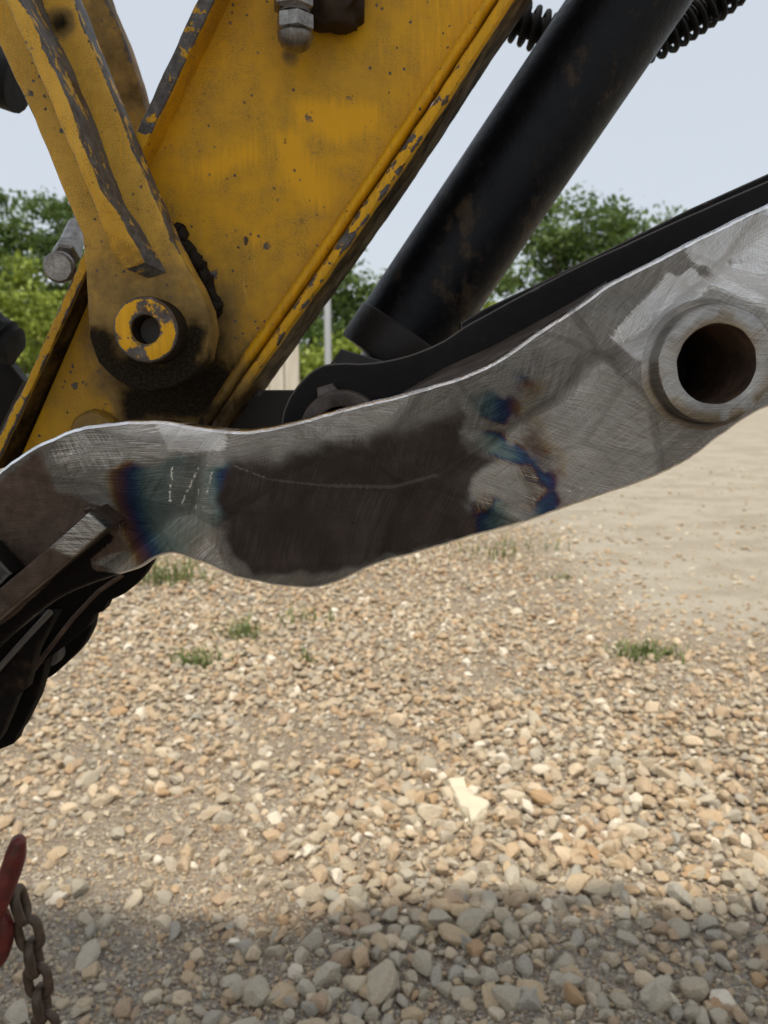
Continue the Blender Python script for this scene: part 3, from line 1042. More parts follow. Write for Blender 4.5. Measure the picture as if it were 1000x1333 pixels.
# ------------------------------------------------------------------ vegetation
def leaf_mesh(name, centres, size, mat, parent, tints, aspect=1.0, up=0.0):
    n = len(centres)
    u = rng.normal(0, 1, (n, 3))
    u[:, 2] *= (1 - up)
    u /= np.linalg.norm(u, axis=1)[:, None]
    q = rng.normal(0, 1, (n, 3))
    v = np.cross(u, q)
    v /= np.linalg.norm(v, axis=1)[:, None]
    s = (size * rng.uniform(.6, 1.3, n))[:, None]
    c = centres
    V = np.stack([c - u * s, c - v * s * .5 * aspect, c + u * s, c + v * s * .5 * aspect], 1).reshape(-1, 3).astype(np.float32)
    V -= np.array(wloc(parent), np.float32)
    F = np.arange(n * 4, dtype=np.int32)
    me = bpy.data.meshes.new(name)
    me.vertices.add(n * 4)
    me.vertices.foreach_set('co', V.ravel())
    me.loops.add(n * 4)
    me.loops.foreach_set('vertex_index', F)
    me.polygons.add(n)
    me.polygons.foreach_set('loop_start', np.arange(0, n * 4, 4, dtype=np.int32))
    me.update(calc_edges=True)
    a = me.attributes.new('tint', 'FLOAT', 'POINT')
    a.data.foreach_set('value', np.repeat(np.clip(tints, 0, 1), 4).astype(np.float32))
    return link_mesh(name, me, mat, parent)


def tree(label, x, y, height, cw, ch, nclump, nleaf, leaf, mat, seed, group, cat='tree', trunk=True, name='broadleaf_tree'):
    r = np.random.default_rng(seed)
    t = thing(name, label, cat, (x, y, 0), group)
    cz = height - ch / 2
    cc = []
    while len(cc) < nclump:
        p = r.uniform(-1, 1, 3)
        q = np.linalg.norm(p)
        if q > 1 or q < .35:
            continue
        lump = 1 + .28 * mnoise.noise((p[0] * 1.9 + seed, p[1] * 1.9, p[2] * 1.9))
        cc.append((x + p[0] * cw / 2 * lump, y + p[1] * cw / 2 * lump, cz + p[2] * ch / 2 * lump))
    cc = np.array(cc)
    cs = r.uniform(.5, 1.15, nclump) * cw * .075
    k = r.integers(0, nclump, nleaf)
    g = r.normal(0, 1, (nleaf, 3))
    g[:, 2] *= .6
    pts = cc[k] + g * cs[k][:, None]
    pts[:, 2] = np.maximum(pts[:, 2], .05)
    ct = r.uniform(.1, .8, nclump)
    tint = ct[k] + r.normal(0, .16, nleaf)
    leaf_mesh('crown' if trunk else 'foliage', pts, leaf, mat, t, tint)
    bm = bmesh.new()
    if trunk:
        tr = height * .022
        zt = height - ch * .55
        tube_bm([(x, y, -.05), (x + .05, y, zt * .5), (x - .03, y + .03, zt)], [tr * 1.35, tr, tr * .8], 9, bm)
        for j in range(min(14, nclump)):
            e = cc[r.integers(0, nclump)]
            s = np.array([x, y, zt * r.uniform(.75, 1.0)])
            md = s * .5 + e * .5 + np.array([0, 0, -.1 * ch])
            tube_bm([s, md, e], [tr * .5, tr * .3, tr * .1], 6, bm)
        finish('trunk', bm, BARK, t)
    else:
        for j in range(9):
            e = cc[r.integers(0, nclump)]
            tube_bm([(x + r.normal(0, .1), y + r.normal(0, .1), -.03), ((x + e[0]) / 2, (y + e[1]) / 2, e[2] * .6), tuple(e)], [.035, .025, .01], 5, bm)
        finish('stem', bm, BARK, t)
    return t


def px_x(px, y):
    return (px - 500) / FPX * y * 1.02


G1, G2 = 'trees beyond the yard', 'bright shrubs along the yard edge'
tree('large dark green oak standing at right beyond the cylinder', px_x(748, 30), 30, 7.35, 6.3, 5.6, 70, 14000, .13, OAKLEAF, 5, G1)
tree('dark green tree behind the yellow bush at left', px_x(62, 28), 28, 7.6, 5.4, 5.8, 90, 11000, .125, OAKLEAF, 11, G1)
tree('dark tree cut by the left edge of the picture', px_x(-60, 33), 33, 7.9, 6.0, 6.2, 80, 8000, .14, OAKLEAF, 12, G1)
tree('dark tree behind the grey pole in the gap', px_x(445, 30), 30, 5.0, 5.6, 4.4, 90, 9000, .13, OAKLEAF, 21, G1)
tree('small dark tree farther off behind the black cylinder', px_x(560, 38), 38, 6.0, 6.4, 5.2, 70, 7000, .15, OAKLEAF, 22, G1)
tree('dark tree behind the yellow link arm', px_x(200, 34), 34, 6.6, 6.8, 5.8, 70, 7000, .15, OAKLEAF, 23, G1)
tree('dark tree beyond the bare steel arm at far right', px_x(1010, 36), 36, 6.2, 7.5, 5.4, 70, 6000, .15, OAKLEAF, 24, G1)
for (lab, px, y, h, cw, nl, sd) in (('tall yellow green bush at the left edge below the oak', 20, 15, 3.2, 2.9, 9000, 31),
                                    ('low yellow green bush left of the grey bolt', 95, 17, 2.3, 2.4, 5000, 32),
                                    ('low bright bush round the foot of the grey pole', 425, 16, 1.75, 2.3, 6000, 33),
                                    ('bright bush behind the black cylinder end', 520, 19, 2.2, 2.9, 5000, 34),
                                    ('bright bush under the large oak at right', 665, 18, 2.5, 3.0, 7000, 35),
                                    ('low bright bush behind the dark beam', 800, 20, 2.2, 3.2, 4500, 36),
                                    ('bright bush hidden mostly by the yellow boom', 300, 18, 2.0, 2.8, 3500, 37)):
    tree(lab, px_x(px, y), y, h, cw, h * .95, 70, nl, .07, BUSHLEAF, sd, G2, 'bush', False, 'leafy_shrub')


def grass_tuft(label, px, py, wd, ht, n, seed):
    g = gnd(px, py)
    r = np.random.default_rng(seed)
    z0 = gheight(g.x, g.y)
    t = thing('grass_tuft', label, 'weed', (g.x, g.y, z0), 'grass tufts in the gravel')
    V, F, T = [], [], []
    for i in range(int(n * .6)):
        b = np.array([r.normal(0, wd * .42), r.normal(0, wd * .25), 0])
        d = np.array([r.normal(0, 1), r.normal(0, 1), 0])
        d /= np.linalg.norm(d) + 1e-6
        h = ht * r.uniform(.35, 1.0)
        lean = h * r.uniform(.2, 1.5)
        wv = np.cross(d, [0, 0, 1]) * r.uniform(.0022, .0045)
        p1 = b + d * lean * .35 + np.array([0, 0, h * .6])
        p2 = b + d * lean + np.array([0, 0, h])
        k = len(V)
        V += [b - wv, b + wv, p1 + wv * .8, p1 - wv * .8, p2]
        F += [(k, k + 1, k + 2, k + 3), (k + 3, k + 2, k + 4)]
        T += [np.clip(r.normal(.62, .28), 0, 1)] * 5
    me = bpy.data.meshes.new('blades')
    me.from_pydata([tuple(v) for v in V], [], F)
    a = me.attributes.new('tint', 'FLOAT', 'POINT')
    a.data.foreach_set('value', np.array(T, np.float32))
    link_mesh('blades', me, GRASSM, t)['kind'] = 'stuff'


grass_tuft('green grass clump just under the blued steel', 213, 758, .30, .17, 260, 1)
grass_tuft('low dark green weed lowest at left in the gravel', 262, 862, .12, .06, 170, 2)
grass_tuft('thin weed with upright blades right of the lowest weed', 316, 830, .12, .10, 90, 3)
grass_tuft('sparse pale weed below the middle of the steel arm', 400, 812, .14, .09, 40, 4)
grass_tuft('scattered yellowish weeds near the sandy lane', 655, 722, .55, .11, 130, 5)
grass_tuft('dark green flat weed at right edge of the stones', 842, 853, .17, .055, 260, 6)
grass_tuft('small pale sprig above the flat weed', 740, 752, .2, .06, 40, 7)
grass_tuft('single faint sprig among stones below the steel arm', 398, 862, .06, .08, 25, 8)

# the pale flat rock
pr = gnd(607, 1038)
ol = [(582, 1013), (592, 1009), (604, 1010), (606, 1020), (610, 1029), (622, 1036), (638, 1043), (634, 1053), (625, 1060), (614, 1070), (610, 1055), (600, 1049), (595, 1038), (590, 1026)]
bm = bmesh.new()
tv = [gnd(x, y, .030) for x, y in ol]
cen = sum(tv, Vector()) / len(tv)
top = [bm.verts.new(cen + (v - cen) * .93) for v in tv]
mid = [bm.verts.new(v - Vector((0, 0, .008))) for v in tv]
bot = [bm.verts.new(v - Vector((0, 0, .04))) for v in tv]
bm.faces.new(top)
for a, b in ((top, mid), (mid, bot)):
    for i in range(len(tv)):
        j = (i + 1) % len(tv)
        bm.faces.new((a[i], b[i], b[j], a[j]))
bm.faces.new(bot[::-1])
bmesh.ops.triangulate(bm, faces=bm.faces)
bmesh.ops.subdivide_edges(bm, edges=bm.edges[:], cuts=2, use_grid_fill=True)
for v in bm.verts:
    k = Vector((mnoise.noise(v.co * 60), mnoise.noise(v.co * 60 + Vector((7, 0, 0))), 1.3 * mnoise.noise(v.co * 45 + Vector((0, 7, 0)))))
    v.co += k * .005
pale = finish('flat_rock', bm, simple('cream_limestone', (0.62, 0.54, 0.39), .8, var=.22, scale=45, bump=.003))
pale['label'] = 'pale cream waisted rock lying flat among tan stones'
pale['category'] = 'rock'

# ------------------------------------------------------------------ pole and boards at the yard edge
pb = gnd(430, 545)
pole = thing('metal_pole', 'slim grey metal pole standing among bright shrubs', 'pole', (px_x(430, 12), 12, 0))
bm = lathe_bm((px_x(430, 12), 12, -.05), (0, 0, 1), [(.052, 0), (.052, 2.50), (.048, 2.52)], 20)
finish('shaft', bm, simple('galvanised_grey', (0.42, 0.43, 0.43), .5, .3, .12, 6), pole)
bm = lathe_bm((px_x(430, 12), 12, 2.46), (0, 0, 1), [(.056, 0), (.056, .05), (.04, .072), (0, .08)], 20)
finish('cap', bm, simple('galvanised_cap', (0.36, 0.37, 0.37), .5, .3, .12, 6), pole)
bd = thing('board_panel', 'pale weathered upright boards behind the yellow boom', 'fence panel', (px_x(360, 5.6), 5.6, 0))
m = M('weathered_pale_wood')
gz = m.noise(3.0, 5, .7, vec=m.mapping((28, 28, 1.2)))
m.set(color=m.ramp(gz, [(.3, (0.36, 0.31, 0.22)), (.5, (0.58, 0.53, 0.43)), (.75, (0.72, 0.68, 0.58))]), rough=.8, normal=m.bump(gz, .003, .6))
WOOD = m.m
bx0, bx1 = px_x(318, 5.6), px_x(394, 5.6)
nb_ = 4
for i in range(nb_):
    a = bx0 + (bx1 - bx0) * i / nb_
    b = bx0 + (bx1 - bx0) * (i + 1) / nb_ - .006
    finish('board', box_bm(a, b, 5.6 + (i % 2) * .008, 5.625 + (i % 2) * .008, .02, at(0, 438, 5.6).z - random.uniform(0, .03), bev=.004), WOOD, bd, attrs=None)
finish('rail', box_bm(bx0 + .02, bx1 - .03, 5.64, 5.68, .5, .6, bev=.004), WOOD, bd)
finish('rail', box_bm(bx0 + .02, bx1 - .03, 5.64, 5.68, 1.0, 1.1, bev=.004), WOOD, bd)

# ------------------------------------------------------------------ added canopy, out of view (it shades machine and foreground)
shade_roof = thing('shade_canopy', 'added unseen corrugated canopy on posts casting the foreground shade', 'canopy', (0, -.7, 0))
RH = 3.9                                 # eaves height
ey = 1.42 - RH / math.tan(SUN_EL)
bm = bmesh.new()
nx = 120
prev = None
for i in range(nx + 1):
    x = -2.6 + 5.2 * i / nx
    dz = .012 * math.sin(i * math.pi * 2 / 6)
    short = .07 * math.exp(-((x + .56) / .17) ** 2) + .03 * math.exp(-((x - .35) / .25) ** 2) + .012 * math.sin(x * 9)  # eaves trimmed to shape the edge of the cast shade
    row = [bm.verts.new((x, y, RH + (ey - y) * .06 + dz)) for y in (ey - short, ey - .8, ey - 1.6)]
    if prev:
        for k in range(2):
            bm.faces.new((prev[k], row[k], row[k + 1], prev[k + 1]))
    prev = row
finish('roof_sheet', bm, simple('galvanised_sheet', (0.40, 0.40, 0.39), .5, .4, .2, 3), shade_roof)
TIM = simple('rough_timber', (0.22, 0.17, 0.12), .85, var=.35, scale=9, bump=.003)
for y in (ey - .15, ey - 1.5):
    finish('beam', box_bm(-2.55, 2.55, y - .05, y + .05, RH - .24 + (ey - y) * .06, RH - .04 + (ey - y) * .06, bev=.004), TIM, shade_roof)
for x in (-2.4, 2.4):
    for y in (ey - .15, ey - 1.5):
        finish('post', box_bm(x - .07, x + .07, y - .07, y + .07, -.02, RH - .245 + (ey - y) * .06, bev=.005), TIM, shade_roof)


# ------------------------------------------------------------------ yellow boom
def lin(a, b, y):
    """x on the line a-b at height y"""
    return a[0] + (b[0] - a[0]) * (y - a[1]) / (b[1] - a[1])


PIN = (190, 429)


def grease_shade_f(px, co):
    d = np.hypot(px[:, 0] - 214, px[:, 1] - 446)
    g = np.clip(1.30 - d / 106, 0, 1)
    dx = poly_sdf(px, [(225, 300), (262, 340), (285, 420), (300, 470), (345, 430), (300, 520), (262, 560), (150, 560), (150, 500), (262, 470), (255, 380)])  # gap between link eye and flange: its shade painted in with the grease
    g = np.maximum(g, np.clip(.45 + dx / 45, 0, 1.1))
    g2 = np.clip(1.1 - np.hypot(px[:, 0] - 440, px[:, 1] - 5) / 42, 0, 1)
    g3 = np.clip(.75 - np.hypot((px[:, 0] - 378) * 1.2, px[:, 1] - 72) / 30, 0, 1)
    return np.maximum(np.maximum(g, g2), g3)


def clean_f(px, co):
    c = np.zeros(len(px))
    for poly in ([(356, 172), (385, 165), (430, 235), (430, 272), (395, 268), (365, 230)], [(372, 125), (490, 132), (505, 160), (440, 190), (380, 160)],
                 [(245, 215), (330, 180), (345, 205), (270, 240)], [(318, 300), (340, 292), (345, 316), (322, 320)], [(228, 362), (250, 358), (258, 388), (234, 392)]):
        c = np.maximum(c, np.clip(.5 + poly_sdf(px, poly) / 34, 0, 1))
    c = np.maximum(c, np.clip((px[:, 0] - 430) / 260, 0, .75) * (px[:, 1] < 250))
    return c


def const(v):
    return lambda px, co: np.full(len(px), v)


boom = thing('excavator_boom', 'worn yellow box section excavator boom with dirty flanges', 'excavator boom', at(330, 300, .66))
# left (upper) flange strip and right (lower) flange
LA, LB = (268, -22), (-46, 640)           # outer line of the left flange
side = [(405, -250), (304, -30), (196, 205), (20, 610), (0, 655), (250, 655), (275, 545), (335, 452), (430, 318), (520, 178), (600, 58), (660, -30), (801, -250)]
plate('side_panel', side, .66, .675, YEL, boom, step=.006, attrs={'grease_shade': grease_shade_f, 'clean': clean_f, 'wear': const(0.0), 'bare': lambda px, co: np.clip(.42 - np.hypot((px[:, 0] - 256) / 16, (px[:, 1] - 345) / 40) * .3, 0, 1)})
plate('top_flange', [(372, -250), (394, -250), (289, -22), (183, 202), (70, 445), (-8, 612), (-26, 612), (32, 502), (110, 326), (191, 142), (267, -22)], .632, .745, YEL, boom, rings=[(0, 0), (.0006, .0002), (.0012, .0012), (.0012, .0055)], step=.004, wob=.0006,
      attrs={'grease_shade': lambda px, co: np.where(co[:, 1] > .634, np.clip((px[:, 1] - 250) / 160, 0, .75), .05), 'clean': const(.0), 'wear': const(.003),
             'bare': lambda px, co: np.where(px[:, 1] < 175, .62, .12) * (co[:, 1] < .637)})
# lower flange: weld bead, flange edge and its underside running back
bo = [(835, -250), (688, -30), (640, 42), (580, 136), (520, 226), (462, 308), (396, 402), (330, 494), (288, 556), (262, 600)]
bi = [(789, -250), (648, -30), (602, 42), (545, 128), (486, 216), (430, 300), (366, 392), (306, 478), (262, 546), (236, 600)]
bmid = [((a[0] * .56 + b[0] * .44), (a[1] * .56 + b[1] * .44)) for a, b in zip(bi, bo)]
gl = lambda px, co: np.clip((px[:, 1] - 430) / 130, 0, .8)
plate('bottom_flange', [(x + 2, y + 1) for x, y in bmid] + bo[::-1], .638, .748, YEL, boom, rings=[(0, 0), (.002, .0008), (.0035, .004), (.0036, .015)], step=.004, wob=.0007,
      attrs={'grease_shade': lambda px, co: np.maximum(gl(px, co), np.where(co[:, 1] > .652, .70, 0)), 'clean': const(.62), 'wear': const(.0085), 'bare': const(0.0)})
plate('weld_bead', bi + [(x - 1, y - 1) for x, y in bmid[::-1]], .645, .662, YEL, boom, rings=[(0, 0), (.0022, .0012), (.0042, .005)], step=.004, wob=.0006,
      attrs={'grease_shade': gl, 'clean': const(.62), 'wear': const(.0016), 'bare': const(0.0)})
# back wall so that the box closes
plate('side_panel', [(x + 6, y + 4) for x, y in side], .732, .744, YEL, boom, attrs={'grease_shade': const(.3), 'clean': const(0.), 'wear': const(0.), 'bare': const(0.)})
# nose boss peeping over the bare steel arm
bm = lathe_bm(at(128, 563, .66), (0, -1, 0), [(.020, 0), (.0195, .009), (.017, .0125), (.010, .0135), (0, .0135)], 36, jit=.0012)
finish('nose_boss', bm, YEL, boom, attrs={'grease_shade': lambda co: np.full(len(co), .42), 'wear': lambda co: np.full(len(co), 0.), 'ed': lambda co: np.full(len(co), .02)})
cr = smooth_line([(228, 292), (240, 316), (256, 340), (266, 358), (276, 384), (284, 412)], 6)
bm = tube_bm([at(x + 2.5 * math.sin(i * 1.9), y, .657) for i, (x, y) in enumerate(cr)], [.003 + .0032 * abs(math.sin(i * .55)) + .0012 * math.sin(i * 2.3) for i in range(len(cr))], 9)
for v in bm.verts:
    v.co += Vector((mnoise.noise(v.co * 160), .4 * mnoise.noise(v.co * 160 + Vector((5, 0, 0))), mnoise.noise(v.co * 160 + Vector((0, 5, 0))))) * .0035
finish('grease_crust', bm, dark_metal('dried_grease', col=(0.022, 0.016, 0.011), rust=(0.055, 0.036, 0.02), amt=.8, rough=.7), boom, sharp=60)
# capped hydraulic port on the panel
port = thing('hydraulic_port_cap', 'grey hex capped hydraulic fitting hanging on the yellow panel', 'hydraulic fitting', at(384, 20, .625))
pa = at(384, 20, .625)


def hexnut(name, c, r, h, mat, parent, axis=(0, 0, 1)):
    bm = bmesh.new()
    ax = Vector(axis).normalized()
    lathe_bm(Vector(c), ax, [(0, 0), (r * .82, 0), (r, r * .13), (r, h - r * .13), (r * .82, h), (0, h)], 6, bm)
    return finish(name, bm, mat, parent, sharp=20)


z0, z1, z2, z3 = at(384, 67, .625).z, at(384, 44, .625).z, at(384, 17, .625).z, at(384, -30, .625).z
hexnut('hex_cap', (pa.x, .625, z1), .0145, z2 - z1 - .001, ZINC, port)
hexnut('hex_nut', (pa.x - .001, .625, z2 + .001), .0155, z3 - z2, ZINC, port)
bm = lathe_bm((pa.x, .625, z0), (0, 0, 1), [(0, 0), (.006, .0005), (.0105, .003), (.0128, .0075), (.0134, z1 - z0 - .0015), (.0122, z1 - z0)], 28)
finish('dome', bm, ZINC, port)
bm = lathe_bm((pa.x, .625, z2 - .001), (0, 0, 1), [(.0115, 0), (.0115, .003)], 24)
finish('groove', bm, BLACK, port)
bm = tube_bm([(pa.x, .625, z3 - .005), (pa.x, .632, z3 + .02), (pa.x, .66, z3 + .03)], .010, 12)
finish('elbow', bm, ZINC, port)
# greasy block beside it
bm = bmesh.new()
bmesh.ops.create_icosphere(bm, subdivisions=4, radius=1)
c0 = at(439, -2, .645)
for v in bm.verts:
    p = v.co.copy()
    k = 1 + .28 * mnoise.noise(p * 2.2) + .14 * mnoise.noise(p * 6)
    v.co = c0 + Vector((max(-.8, min(.8, p.x * k)) * .026, p.y * .018 * k, max(-.85, min(.85, p.z * k)) * .026))
finish('greasy_block', bm, dark_metal('caked_grease', col=(0.03, 0.02, 0.012), rust=(0.08, 0.05, 0.02), amt=.7, rough=.6), boom, sharp=60)

# bolt with the round head at the left of the boom
bt = thing('round_head_fitting', 'grey round headed fitting poking out left of the yellow boom', 'fitting', at(76, 348, .66))
h0 = at(76, 348, .655)
h1 = at(104, 286, .75)
ax = (h1 - h0).normalized()
axf = Vector((.18, 1, .35)).normalized()
bm = lathe_bm(h0, (-.05, 1, .12), [(0, -.001), (.0105, -.001), (.0125, .0005), (.0128, .005), (.0118, .0065), (0, .0065)], 36)
finish('head', bm, ZINC, bt)
L_ = (h1 - h0).length
bm = lathe_bm(h0 + Vector((0, .004, 0)), ax, [(.0062, 0), (.0062, .024)], 20)
finish('neck', bm, ZINC, bt)
bm = lathe_bm(h0 + ax * .022 + Vector((0, .004, 0)), ax, [(0, 0), (.010, 0), (.0118, .0025), (.0118, .017), (.010, .019), (0, .019)], 6)
finish('hex_nut', bm, ZINC, bt, sharp=20)
bm = lathe_bm(h0 + ax * .041 + Vector((0, .004, 0)), ax, [(.0098, 0), (.0098, .05), (0, .05)], 20)
finish('sleeve', bm, ZINC, bt)

# ------------------------------------------------------------------ yellow link arm
linkt = thing('bucket_link', 'chipped yellow link arm pinned over the boom', 'link arm', at(190, 429, .60))
LP = [(-106, -170), (23, -170), (66, -70), (96, 0), (105, 24), (129, 84), (150, 136), (175, 196), (196, 245), (221, 304), (237, 335), (256, 370), (270, 402), (275, 432), (268, 468), (252, 488), (230, 502),
      (198, 510), (172, 506), (148, 492), (128, 472), (117, 440), (114, 400), (112, 352), (107, 305), (87, 259), (66, 206), (45, 154), (21, 105), (0, 60)]


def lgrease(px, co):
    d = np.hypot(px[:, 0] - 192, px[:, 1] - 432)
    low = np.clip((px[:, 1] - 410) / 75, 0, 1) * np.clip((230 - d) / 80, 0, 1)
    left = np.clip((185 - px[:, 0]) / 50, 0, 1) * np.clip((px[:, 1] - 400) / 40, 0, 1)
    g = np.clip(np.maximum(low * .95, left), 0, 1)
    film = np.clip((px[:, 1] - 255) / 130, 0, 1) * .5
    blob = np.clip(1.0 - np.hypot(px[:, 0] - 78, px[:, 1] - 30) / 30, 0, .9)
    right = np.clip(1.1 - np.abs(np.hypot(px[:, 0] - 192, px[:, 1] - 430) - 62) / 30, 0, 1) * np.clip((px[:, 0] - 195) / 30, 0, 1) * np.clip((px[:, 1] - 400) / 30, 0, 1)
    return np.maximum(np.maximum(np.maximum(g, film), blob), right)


def lclean(px, co):
    return np.clip(1.2 - np.hypot(px[:, 0] - 240, px[:, 1] - 375) / 18, 0, 1) + .35 * np.clip((300 - px[:, 1]) / 100, 0, 1)


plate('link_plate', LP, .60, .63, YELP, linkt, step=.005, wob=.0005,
      attrs={'grease_shade': lgrease, 'clean': lclean, 'wear': lambda px, co: np.where(px[:, 1] < 330, np.where(px[:, 0] > lin((60, 0), (190, 340), 0) + px[:, 1] * .38, .0048, .0018), .001), 'bare':
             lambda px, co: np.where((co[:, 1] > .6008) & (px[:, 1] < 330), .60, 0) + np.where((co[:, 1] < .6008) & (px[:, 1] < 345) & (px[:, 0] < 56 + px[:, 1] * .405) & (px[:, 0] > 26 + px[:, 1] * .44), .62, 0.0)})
RB = [(-64, -170), (-38, -170), (2, -70), (28, 0), (56, 55), (80, 112), (112, 196), (131, 245), (165, 297), (189, 342), (163, 350), (147, 330), (122, 266), (84, 175), (45, 85), (7, 0)]
plate('rib_bar', RB, .548, .5995, YELP, linkt, front=lambda q: .036 * min(1, max(0, (q[1] - 190) / 155)) ** 1.5, rings=[(0, 0), (.0008, .0003), (.0014, .0014)], step=.004, wob=.0009,
      attrs={'grease_shade': lambda px, co: np.where(co[:, 1] > .588, .35, .04 + np.clip((px[:, 1] - 290) / 130, 0, .4)), 'clean': const(.35),
             'wear': lambda px, co: np.where(px[:, 0] > 14 + px[:, 1] * .415 + 6, .0058, .0018), 'bare': lambda px, co: np.where(co[:, 1] > .5490 + np.array([.036 * min(1, max(0, (y - 190) / 155)) ** 1.5 for y in px[:, 1]]), .62, .0)})
FP = [(87, -170), (118, -70), (140, 0), (160, 45), (178, 98), (192, 150), (200, 180), (150, 190), (60, -70), (20, -170)]
plate('link_plate', FP, .785, .81, YEL, linkt, step=.006, wob=.0005,
      attrs={'grease_shade': const(.5), 'clean': const(.0), 'wear': const(.009), 'bare': const(.0)})
# the pin with its bored end ring
pc = at(189, 429, .572)
bm = lathe_bm(pc, (0, 1, 0), [(.0105, .06), (.0100, .002), (.0112, .0004), (.0130, 0), (.0212, 0), (.0228, .0008), (.0236, .0024), (.0240, .006), (.0242, .028)], 56)


def pattr(co):
    return np.where(co[:, 1] > pc.y + .0012, .9, 0.12)


finish('pin_ring', bm, YEL, linkt, sharp=40, attrs={'grease_shade': pattr, 'clean': lambda co: np.full(len(co), .75), 'wear': lambda co: np.full(len(co), .0034),
       'ed': lambda co: np.minimum(np.abs(np.hypot(co[:, 0] - pc.x, co[:, 2] - pc.z) - .0228), np.abs(np.hypot(co[:, 0] - pc.x, co[:, 2] - pc.z) - .0118) * 1.0)})
bm = lathe_bm(pc, (0, 1, 0), [(0, .022), (.0108, .022), (.0108, .30), (0, .30)], 32)
finish('pin', bm, BLACK, linkt)

# ------------------------------------------------------------------ hydraulic cylinder
cyl = thing('hydraulic_cylinder', 'black hydraulic cylinder slanting down behind the bare steel arm', 'hydraulic cylinder', at(550, 398, .76))
c0, c1 = at(527, 433, .76), at(863, -64, .76)
axc = (c1 - c0).normalized()
rc = .0475
Lc = (c1 - c0).length
bm = lathe_bm(c0, axc, [(rc, 0.0)] + [(rc, Lc * i / 8) for i in range(1, 9)] + [(rc, Lc + .35), (0, Lc + .35)], 64)
finish('barrel', bm, CYL, cyl)
bm = lathe_bm(c0 + axc * .001, -axc, [(rc * .9, -.004), (rc * 1.01, 0), (rc * 1.035, .002), (rc * 1.035, .034), (rc * 1.0, .037), (rc * .62, .038), (0.02, .039)], 64)
finish('gland_collar', bm, dark_metal('worn_collar', col=(0.03, 0.025, 0.022), rust=(0.10, 0.075, 0.055), amt=.8, rough=.45), cyl)
bm = lathe_bm(c0 - axc * .035, -axc, [(.024, 0), (.024, .07), (0, .07)], 32)
finish('rod', bm, ZINC, cyl)
bm = lathe_bm(c0 - axc * .125 + Vector((0, -.03, 0)), (0, 1, 0), [(.02, 0), (.036, 0), (.038, .002), (.038, .058), (.036, .06), (.02, .06), (.02, 0)], 40)
finish('rod_eye', bm, BLACK, cyl)

# hose with its spiral guard, behind the cylinder
hose = thing('hydraulic_hose', 'black hydraulic hose in spiral guard passing behind the cylinder', 'hose', at(700, 40, .92))
hp = smooth_line([(560, 20), (625, 10), (675, 28), (720, 46), (790, 62), (850, 52), (895, 26), (945, -10), (1000, -60)], 10)
H3 = [at(x, y, .92) for x, y in hp]
finish('hose_tube', tube_bm(H3, .0125, 14), RUBBER, hose)
# helix round the path
acc = [0.0]
for a, b in zip(H3[:-1], H3[1:]):
    acc.append(acc[-1] + (b - a).length)
tot = acc[-1]
pitch = .0115
N = int(tot / pitch * 14)
hel = []
j = 0
for i in range(N):
    s = tot * i / N
    while acc[j + 1] < s:
        j += 1
    f = (s - acc[j]) / max(acc[j + 1] - acc[j], 1e-9)
    p = H3[j].lerp(H3[j + 1], f)
    t = (H3[j + 1] - H3[j]).normalized()
    u = t.cross(Vector((0, 1, 0))).normalized()
    v = t.cross(u)
    a = s / pitch * 2 * math.pi
    hel.append(p + (u * math.cos(a) + v * math.sin(a)) * .0190)
finish('spiral_guard', tube_bm(hel, .0034, 7), RUBBER, hose)
lc = at(925, 12, .91)
wire = [lc + Vector((math.cos(a) * .011, math.sin(a) * .004, math.sin(a) * .012)) for a in [R(x) for x in range(-200, 60, 12)]]
finish('tie_wire', tube_bm(wire, .0016, 6), RUBBER, hose)

# hose end and bracket at the left edge
hz = thing('hose_end', 'black rubber hose end reaching in at the left edge', 'hose', at(5, 440, .80))
bm = tube_bm([at(x, y, .80) for x, y in smooth_line([(-120, 380), (-60, 402), (-15, 432), (10, 446), (24, 452)], 6)],
             [.024] * 6 + [.024] * 6 + [.023] * 6 + [.019] * 6 + [.009], 14)
for v in bm.verts:
    v.co += Vector((mnoise.noise(v.co * 70), mnoise.noise(v.co * 70 + Vector((9, 0, 0))), mnoise.noise(v.co * 70 + Vector((0, 9, 0))))) * .004
finish('hose_tube', bm, RUBBER, hz)
hz2 = thing('hose_stub', 'black hose stub at the upper left edge behind the link', 'hose', at(0, 95, .86))
bm = tube_bm([at(x, y, .86) for x, y in smooth_line([(-120, 30), (-50, 70), (-5, 96), (26, 108)], 6)], .030, 16)
finish('hose_tube', bm, RUBBER, hz2)

# ------------------------------------------------------------------ bare steel thumb arm
arm = thing('steel_link_arm', 'hand ground bare steel arm plate with pin boss and heat tint', 'steel arm', at(500, 640, .50))
TOPL = [(-170, 830), (-110, 742), (-55, 668), (0, 612), (30, 590), (61, 573), (96, 559), (134, 551), (179, 548), (208, 547), (256, 556), (300, 561), (340, 559), (388, 548), (460, 528), (520, 514), (580, 497),
        (620, 482), (660, 461), (690, 439), (732, 412), (760, 393), (792, 370), (824, 353), (880, 325), (940, 294), (1000, 265), (1070, 236), (1130, 240), (1180, 275), (1205, 330)]
BOTL = [(1210, 385), (1180, 440), (1120, 480), (1060, 508), (1000, 531), (968, 548), (925, 580), (888, 606), (840, 627), (772, 650), (680, 682), (624, 697), (560, 716), (490, 736), (450, 755), (415, 766), (380, 766),
        (340, 760), (305, 752), (270, 736), (245, 728), (225, 722), (205, 726), (179, 741), (150, 750), (110, 764), (60, 790), (0, 840), (-90, 920), (-150, 960), (-185, 900)]
AP = smooth_line(TOPL, 3) + smooth_line(BOTL, 3)
hc = at(933, 474, .484)
hb = Vector((hc.x, .50, hc.z))


